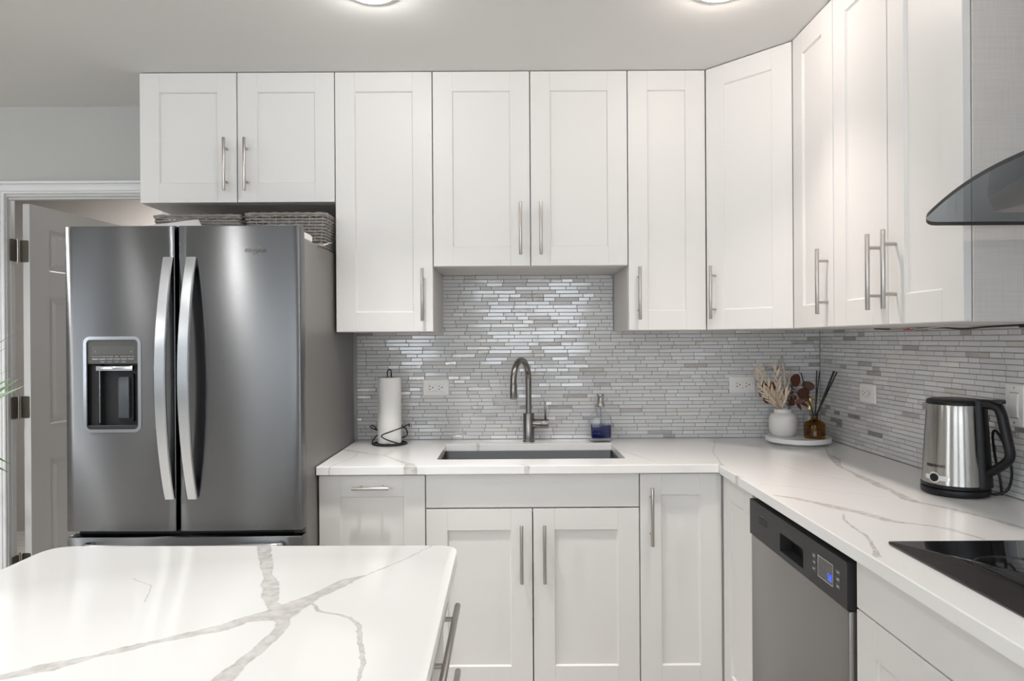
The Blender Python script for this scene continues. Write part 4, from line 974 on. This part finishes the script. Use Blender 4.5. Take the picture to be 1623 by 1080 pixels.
for lab, path, y0, y1 in stems:
    t, base, sp = dried('bleached_leaf_stem', lab, path, y0, y1, 'bleached', .0014)
    n = len(sp); first = int(n*.32); cnt = 11 if 'short' not in lab else 4; ks = [first+int((n-1-first)*i/cnt) for i in range(cnt+1)]
    for j, k in enumerate(ks):
        p = sp[k]-base; d = (sp[min(k+1, n-1)]-sp[max(0, k-1)]).normalized()
        lat = d.cross(Vector((0, -1, 0))).normalized()*(1 if j % 2 else -1)
        dd = (d*1.0+lat*.36+Vector((0, rnd.uniform(-.35, .1), 0))) if j < cnt else d
        b = MB(); leaf(b, p, dd, Vector((rnd.uniform(-.3, .3), -1, .25)), rnd.uniform(.040, .056), rnd.uniform(.0080, .0112), rnd.uniform(-.1, .25)); b.build('leaf_blade', 'bleached', t, angle=80)
for lab, path, y0, y1, r in (('tallest beige pampas plume rising from the white vase', [(350, 640), (345, 420), (335, 260), (313, 108)], -.115, -.10, .0085),
                             ('shorter beige pampas plume leaning right in the white vase', [(358, 640), (372, 440), (402, 240)], -.11, -.10, .0075)):
    t, base, sp = dried('pampas_plume', lab, path, y0, y1, 'plume')
    b = MB(); n = len(sp); a0 = int(n*.50)
    b.tube([sp[k]-base for k in range(a0, n)], [.0006+r*.42*math.sin(PI*min(.97, .12+.85*(k-a0)/max(1, n-1-a0))) for k in range(a0, n)], seg=8)
    for k in range(a0, n):
        f = (k-a0)/max(1, n-1-a0); w = r*math.sin(PI*min(.97, .12+.85*f))+.0008
        for q in range(34):
            p = sp[k]-base+Vector((rnd.gauss(0, w*.55), rnd.gauss(0, w*.55), rnd.uniform(-.004, .004))); d = Vector((rnd.uniform(-1, 1), rnd.uniform(-1, 1), 2.2)).normalized()
            s = d.orthogonal().normalized()*.0010; b.faces([p-s, p+s, p+d*.009], [(0, 1, 2)])
    o = b.build('plume_hairs', 'plume', t, smooth=False)
def disc_leaf(b, c, rx, rz, tilt, yaw):
    vs = [Vector((0, 0, 0))]; n = 18; fs = []
    for k in range(n):
        a = 2*PI*k/n; pinch = 1+.14*max(0, -math.sin(a))**3; vs.append(Vector((rx*math.cos(a), .10*rx*math.cos(2*a)-.003, rz*math.sin(a)*pinch)))
    R_ = Matrix.Rotation(yaw, 3, 'Z') @ Matrix.Rotation(tilt, 3, 'Y')
    vs = [R_ @ v+c for v in vs]
    for k in range(n): fs.append((0, 1+k, 1+(k+1) % n))
    b.faces(vs, fs)
K = 4.271e-4
for lab, path, y0, y1, lv in (
    ('rust-brown round-leaf stem arching right from the white vase', [(370, 640), (415, 540), (460, 440), (455, 330)], -.11, -.115, [(448, 333, 60, 62, .1, .3, -.12), (577, 392, 64, 44, .35, -.3, -.10), (527, 462, 74, 52, -.1, .2, -.118), (540, 510, 62, 34, .25, -.2, -.112)]),
    ('rust-brown round-leaf stem behind the pale leaves on the left of the vase', [(300, 640), (230, 560), (190, 470), (150, 400)], -.095, -.085, [(98, 470, 30, 30, .2, .5, -.10), (152, 517, 40, 46, -.3, .3, -.10), (212, 400, 46, 48, .2, -.2, -.085), (130, 375, 36, 42, -.3, .2, -.08), (342, 475, 34, 52, .1, .4, -.105)])):
    t, base, sp = dried('eucalyptus_stem', lab, path, y0, y1, 'twig')
    for X, Y, rx, rz, ti, ya, yy in lv:
        b = MB(); c = Z6(X, Y, yy)-base; disc_leaf(b, Vector((0, 0, 0)), rx*K, rz*K, ti, ya); lf = b.build('round_leaf', 'eucalyptus', t, c, angle=80)
        near = min(sp, key=lambda p: (p-base-c).length)-base-c
        b = MB(); b.tube([near, near*.5+Vector((0, .003, .002)), Vector((0, .002, 0))], .0007, seg=5); b.build('leaf_stalk', 'twig', lf)
t, base, sp = dried('curled_leaf_stem', 'curled rust-brown leaf drooping over the right rim of the white vase', [(390, 620), (420, 560), (470, 540)], -.125, -.14, 'twig')
for X, Y, dx_, dz_, L, wd in ((440, 545, -.5, -.5, .032, .020), (455, 550, .35, -.9, .042, .017), (480, 540, .8, -.7, .048, .019), (450, 560, .9, .25, .040, .022), (430, 540, .1, .6, .026, .020)):
    b = MB(); leaf(b, Z6(X, Y, -.138)-base, Vector((dx_, -.1, dz_)), Vector((.2, -1, .3)), L, wd, .25, fold=.35); b.build('curled_leaf', 'eucalyptus', t, angle=80)
t, base, sp = dried('filler_sprig', 'dark brown fuzzy filler sprig between the pale and rust leaves', [(375, 640), (392, 560), (405, 490), (412, 400)], -.115, -.11, 'twig')
b = MB()
for q in range(170):
    k = rnd.randrange(int(len(sp)*.35), len(sp)); p = sp[k]-base; d = Vector((rnd.uniform(-1, 1), rnd.uniform(-1, .6), rnd.uniform(0, 1.2))).normalized(); L = rnd.uniform(.008, .024)
    b.tube([p, p+d*L], [.0005, .0003], seg=4)
    e_ = p+d*L; b.box(e_.x-.0011, e_.x+.0011, e_.y-.0011, e_.y+.0011, e_.z-.0011, e_.z+.0014)
b.build('tiny_twigs', 'twig', t, smooth=False)

rdf = thing('reed_diffuser', 'squat amber glass diffuser bottle with black reeds on the corner tray', 'diffuser bottle', (1.267, -.212, TZ))
out = [(0, .0005), (.0405, .0005), (.0425, .003), (.0425, .052), (.0415, .060), (.036, .068), (.026, .0735), (.0165, .077), (.0145, .080), (.0145, .094), (.0205, .0955), (.0205, .0985), (.012, .0985)]
b = MB(); b.lathe(out+[(.012, .079), (.024, .071), (.0395, .058), (.0395, .010), (0, .010)], seg=48); b.build('amber_bottle', 'amber', rdf)
b = MB(); b.lathe([(0, .0112), (.0385, .0112), (.0385, .034), (0, .034)], seg=48); b.build('scented_oil', 'amberliquid', rdf)
for lab, tip, bot in (('black reed leaning far left out of the amber bottle', (1.219, -.190, 1.212), (.010, .004)),
                      ('black reed standing upright in the amber bottle', (1.2865, -.190, 1.220), (-.016, -.012)),
                      ('black reed just right of the upright one in the amber bottle', (1.2935, -.20, 1.218), (-.010, .012)),
                      ('thick black reed leaning right out of the amber bottle', (1.352, -.205, 1.218), (-.022, -.004)),
                      ('outermost black reed leaning right out of the amber bottle', (1.366, -.20, 1.213), (-.018, .012))):
    bp_ = Vector((1.267+bot[0], -.212+bot[1], TZ+.036)); tp = Vector(tip)
    # pass through the neck
    nk = Vector((1.267+(tip[0]-1.285)*.06+.001, -.212+bot[1]*.3, TZ+.088))
    b = MB(); rr = .0042 if 'thick' in lab else .0027
    b.tube([bp_-nk, Vector((0, 0, 0)), tp-nk], rr, seg=8); o = b.build('reed_stick', 'black', None, nk); tag(o, lab, 'reed', 'black reeds in the diffuser')
sd = thing('soap_dispenser', 'clear glass soap bottle with gold pump behind the amber diffuser bottle', 'soap dispenser', (1.286, -.122, TZ))
b = MB(); b.lathe([(0, .0005), (.028, .0005), (.030, .004), (.030, .086), (.027, .096), (.016, .103), (.0135, .106), (.0135, .110), (.012, .110), (.012, .104), (.025, .093), (.0275, .084), (.0275, .008), (0, .008)], seg=40); b.build('glass_bottle', 'clearglass', sd)
b = MB(); b.lathe([(0, .1105), (.0155, .1105), (.0155, .128), (.006, .129), (.006, .137), (.012, .138), (.012, .158), (.010, .160), (0, .160)], seg=32); b.tube(smoothpath([(0, 0, .154), (.022, -.006, .155), (.038, -.010, .154), (.043, -.011, .148)], 6), .0035, seg=10); b.build('gold_pump', 'gold', sd)
b = MB(); b.cyl((0, 0, .012), (0, 0, .110), .0025, seg=10); b.build('dip_tube', 'tube', sd)

# ------------------------------------------------------------------ kettle
kt = thing('electric_kettle', 'stainless electric kettle with black lid and handle on the right counter', 'kettle', (1.262, -1.135, CT), math.radians(-61))
b = MB(); b.lathe([(0, .001), (.080, .001), (.085, .004), (.0865, .012), (.0855, .019), (.082, .0215), (0, .0215)], seg=64); b.lathe([(.0835, .0225), (.0855, .0235), (.0855, .031), (.0835, .0325), (0, .0325), (0, .0225)], seg=64); b.build('power_base', 'black', kt)
def kr(z): return .0835+(.0700-.0835)*((z-.032)/.222)
b = MB(); b.lathe([(kr(.032), .032), (kr(.08), .08), (kr(.13), .13), (kr(.2), .2), (kr(.25), .25), (kr(.25)-.001, .254), (.066, .254), (.066, .20)], seg=80)
bx = b.build('kettle_body', 'kettle_steel', kt)
b = MB(); b.prism([(-.064, -.020), (-.079, 0), (-.064, .020)], .232, .2545, 'z', bev=.001); bmesh.ops.transform(b.bm, matrix=Matrix.Rotation(math.radians(29), 4, 'Z'), verts=b.bm.verts[:]); b.build('spout', 'kettle_steel', kt)
b = MB(); b.lathe([(0, .2535), (.0695, .2535), (.0710, .2555), (.0705, .262), (.068, .2665), (.060, .269), (.03, .2715), (0, .272)], seg=64); b.build('lid', 'black', kt)
# spine, grip and lever in the handle's plane (local xz)
b = MB(); vs = []
n = 18; zz = [.030+.238*k/n for k in range(n+1)]; fs = []
for z in zz:
    r = kr(min(max(z, .032), .254)); hw = .024+.006*(1-(z-.03)/.238)
    for y, o in ((-hw, -.004), (-hw*.86, .006), (-hw*.4, .012), (hw*.4, .012), (hw*.86, .006), (hw, -.004), (hw, -.016), (-hw, -.016)):
        vs.append((math.sqrt(max(0, r*r-y*y))+o, y, z))
for k in range(n):
    for j in range(8): fs.append((k*8+j, k*8+(j+1) % 8, (k+1)*8+(j+1) % 8, (k+1)*8+j))
fs += [tuple(range(7, -1, -1)), tuple(range(n*8, n*8+8))]
b.faces(vs, fs); bmesh.ops.recalc_face_normals(b.bm, faces=b.bm.faces[:]); b.build('handle_spine', 'black', kt, angle=50)
path = smoothpath([(.056, 0, .257), (.080, 0, .259), (.106, 0, .256), (.119, 0, .240), (.128, 0, .200), (.138, 0, .150), (.141, 0, .128), (.135, 0, .110), (.112, 0, .088), (.090, 0, .072), (.078, 0, .064)], 6)
rs = []
N_ = len(path)
for i in range(N_): t_ = i/(N_-1); rs.append(.0155 if t_ < .25 else .0150-.0015*t_)
b = MB(); b.tube(path, rs, seg=14, flat=(1.10, .86)); b.build('handle', 'black', kt, angle=60)
b = MB(); b.box(.098, .128, -.011, .011, .262, .2725, .003, seg=2); b.build('lid_button', 'blackmatte', kt)
# name and switch on the side facing the room
ad = math.radians(262); rr = kr(.085)
th_ = ad+PI/2
def on_body(z, extra=0.0005): r = kr(z)+extra; return (r*math.cos(ad), r*math.sin(ad), z)
slope = math.atan2(.0135, .222)
text('logo_text', 'FARBERWARE', .0125, 'dark_text', kt, on_body(.083), (PI/2, 0, th_), width=.056, bend=kr(.09))
def plate(name, poly, z, mat, thick, off):
    b = MB(); r = kr(z)+off
    vs = []; n = len(poly)
    for d in (0, thick):
        for u, v in poly: a = u/r; vs.append(((r+d)*math.sin(a), -((r+d)*math.cos(a)-r), v))
    fs = [tuple(range(n, 2*n)), tuple(reversed(range(n)))]+[(k, (k+1) % n, n+(k+1) % n, n+k) for k in range(n)]
    b.faces(vs, fs); bmesh.ops.triangulate(b.bm, faces=[f for f in b.bm.faces if len(f.verts) > 4]); bmesh.ops.recalc_face_normals(b.bm, faces=b.bm.faces[:])
    return b.build(name, mat, kt, (r*math.cos(ad), r*math.sin(ad), z), (0, 0, th_), angle=40)
out = []
ro, hs = .0155, .0068
a1 = math.asin(hs/ro)
for k in range(13): a = a1+(PI-2*a1)*k/12; out.append((ro*math.cos(a), ro*math.sin(a)))
for k in range(9): a = PI/2+PI*k/8; out.append((-.0235+hs*math.cos(a), hs*math.sin(a)))
for k in range(13): a = PI+a1+(PI-2*a1)*k/12; out.append((ro*math.cos(a), ro*math.sin(a)))
for k in range(9): a = -PI/2+PI*k/8; out.append((.0330+hs*math.cos(a), hs*math.sin(a)))
plate('switch_plate', out, .051, 'chrome', .0012, .0)
plate('switch_dial', [(.0112*math.cos(2*PI*k/28), .0112*math.sin(2*PI*k/28)) for k in range(28)], .051, 'black', .0030, .0008)
b = MB(); b.tube(smoothpath([(.079, .012, .011), (.098, .030, .012), (.118, .040, .030), (.126, .040, .080), (.112, .038, .140), (.088, .042, .182), (.076, .046, .170), (.080, .050, .110), (.090, .054, .050), (.094, .056, .005)], 7), .0036, seg=8); b.build('power_cord', 'black', kt)

# ------------------------------------------------------------------ potted palm at the left
pl = thing('potted_palm', 'green potted palm whose long leaf tips reach in at the left edge', 'plant', (-2.02, -.78, 0))
b = MB(); b.lathe([(0, 0), (.13, 0), (.135, .01), (.165, .27), (.17, .30), (.155, .30), (.15, .27), (0, .265)]); b.build('planter', 'terracotta', pl)
b = MB(); b.lathe([(0, .281), (.148, .275), (.148, .270), (0, .268)]); b.build('soil', 'soil', pl)
rnd = random.Random(3)
def frond(az, lean, hgt, nleaf=13):
    base = Vector((.05*math.cos(az), .05*math.sin(az), .26)); tip = Vector((lean*math.cos(az), lean*math.sin(az), hgt)); mid = base*.5+tip*.5+Vector((-.10*math.cos(az), -.10*math.sin(az), .10))
    P = smoothpath([base, mid, tip], 14); b = MB(); b.tube(P, [.006*(1-.75*i/len(P)) for i in range(len(P))], seg=6); s = b.build('frond_stem', 'stemgreen', pl)
    for k in range(nleaf):
        f = .45+.55*k/(nleaf-1); i = min(len(P)-1, int(f*(len(P)-1))); d = (P[i]-P[max(0, i-1)]).normalized(); sd_ = d.cross(Vector((0, 0, 1))).normalized()*(1 if k % 2 else -1)
        b = MB(); leaf(b, P[i], d*.9+sd_*.9*(1-.6*f)+Vector((0, 0, rnd.uniform(-.1, .15))), Vector((0, 0, 1)), rnd.uniform(.20, .28)*(1.1-.35*f), .020, -.22, n=8); b.build('leaf_blade', 'leaf', s, angle=80)
for az, ln, hg in ((2.6, .34, 1.25), (3.6, .40, 1.05), (4.6, .34, 1.12), (1.5, .30, 1.32), (5.4, .26, .92)): frond(az, ln, hg)
for base, tip, wd in (((-.06, .02, .98), (.318, .09, 1.236), .030), ((-.05, .0, 1.02), (.335, .08, 1.208), .036), ((-.05, .06, 1.06), (.272, .12, 1.238), .026), ((-.02, .0, 1.10), (.285, .07, .912), .032), ((-.04, .06, 1.12), (.27, .10, .935), .026)):
    bs, tp = Vector(base), Vector(tip); d = tp-bs
    b = MB(); b.tube(smoothpath([Vector((0, .01, .27)), Vector((-.05, .02, .65)), bs], 10), [.004]*21, seg=6); s = b.build('frond_stem', 'stemgreen', pl)
    b = MB(); leaf(b, bs, d, Vector((.25, -.75, .6)), d.length, wd, .0, n=12); b.build('leaf_blade', 'leaf', s, angle=80)

# ------------------------------------------------------------------ recessed ceiling lamps, and unseen ones added for light
def lamp(label, x, y, watts, bulb, tint=None, spread=100):
    t = thing('recessed_downlight', label, 'ceiling light', (x, y, CEIL), 0, 'recessed ceiling lights')
    b = MB(); b.lathe([(.066, -.0005), (.068, -.006), (.078, -.0045), (.086, -.0008), (.086, -.0002), (.066, -.0002)], seg=56); b.build('trim_ring', 'trim', t)
    b = MB(); b.lathe([(0, -.0035), (.055, -.0035), (.0665, -.0030), (.0665, -.0006), (0, -.0006)], seg=48); b.build('lens', 'lens', t)
    l = bpy.data.lights.new('lamp_light', 'AREA'); l.shape = 'DISK'; l.size = .12; l.energy = watts; l.color = tint or LAMP_COL; l.spread = math.radians(spread)
    o = bpy.data.objects.new('lamp_light', l); COL.objects.link(o); o.parent = t; o.location = (0, 0, -.008)
    l = bpy.data.lights.new('lamp_glow', 'POINT'); l.shadow_soft_size = .010; l.energy = bulb; l.color = tint or LAMP_COL
    o = bpy.data.objects.new('lamp_glow', l); COL.objects.link(o); o.parent = t; o.location = (0, 0, -.016)
lamp('recessed ceiling light near the top edge, above the sink wall cabinet', -.413, -1.016, LAMP_W*1.06, LAMP_G*1.2, (1.0, .98, .95), 85)
lamp('recessed ceiling light near the top edge, above the angled corner cabinet', .640, -1.016, LAMP_W*.58, LAMP_G*1.15, (1.0, .885, .81), 85)
for i, (x, y, w_, g_) in enumerate(((-.413, -2.6, 2.0, 1.5), (.640, -2.6, 1.5, 7.0), (-.413, -4.4, 10, 8), (.640, -4.4, 10, 8), (-1.6, -2.6, 7, 4), (-3.3, -4.4, 10, 6), (-2.6, -1.6, 36, 11))):  # unseen lamps added for room light, fridge streaks and the left ceiling
    lamp('added ceiling light overhead, out of view, in the %s' % ('left kitchen row', 'right kitchen row', 'left dining row', 'right dining row', 'near living room corner', 'far living room corner', 'passage by the doorway')[i], x, y, w_, g_, (1.0, .985, .96), 180 if i in (4, 5) else (140 if i == 6 else 100))
lamp('added unseen ceiling light in the room beyond the doorway', -2.05, 1.25, 30.0, 14.0, (1.0, .97, .94), 180)  # unseen lamp added to brighten the wall past the doorway
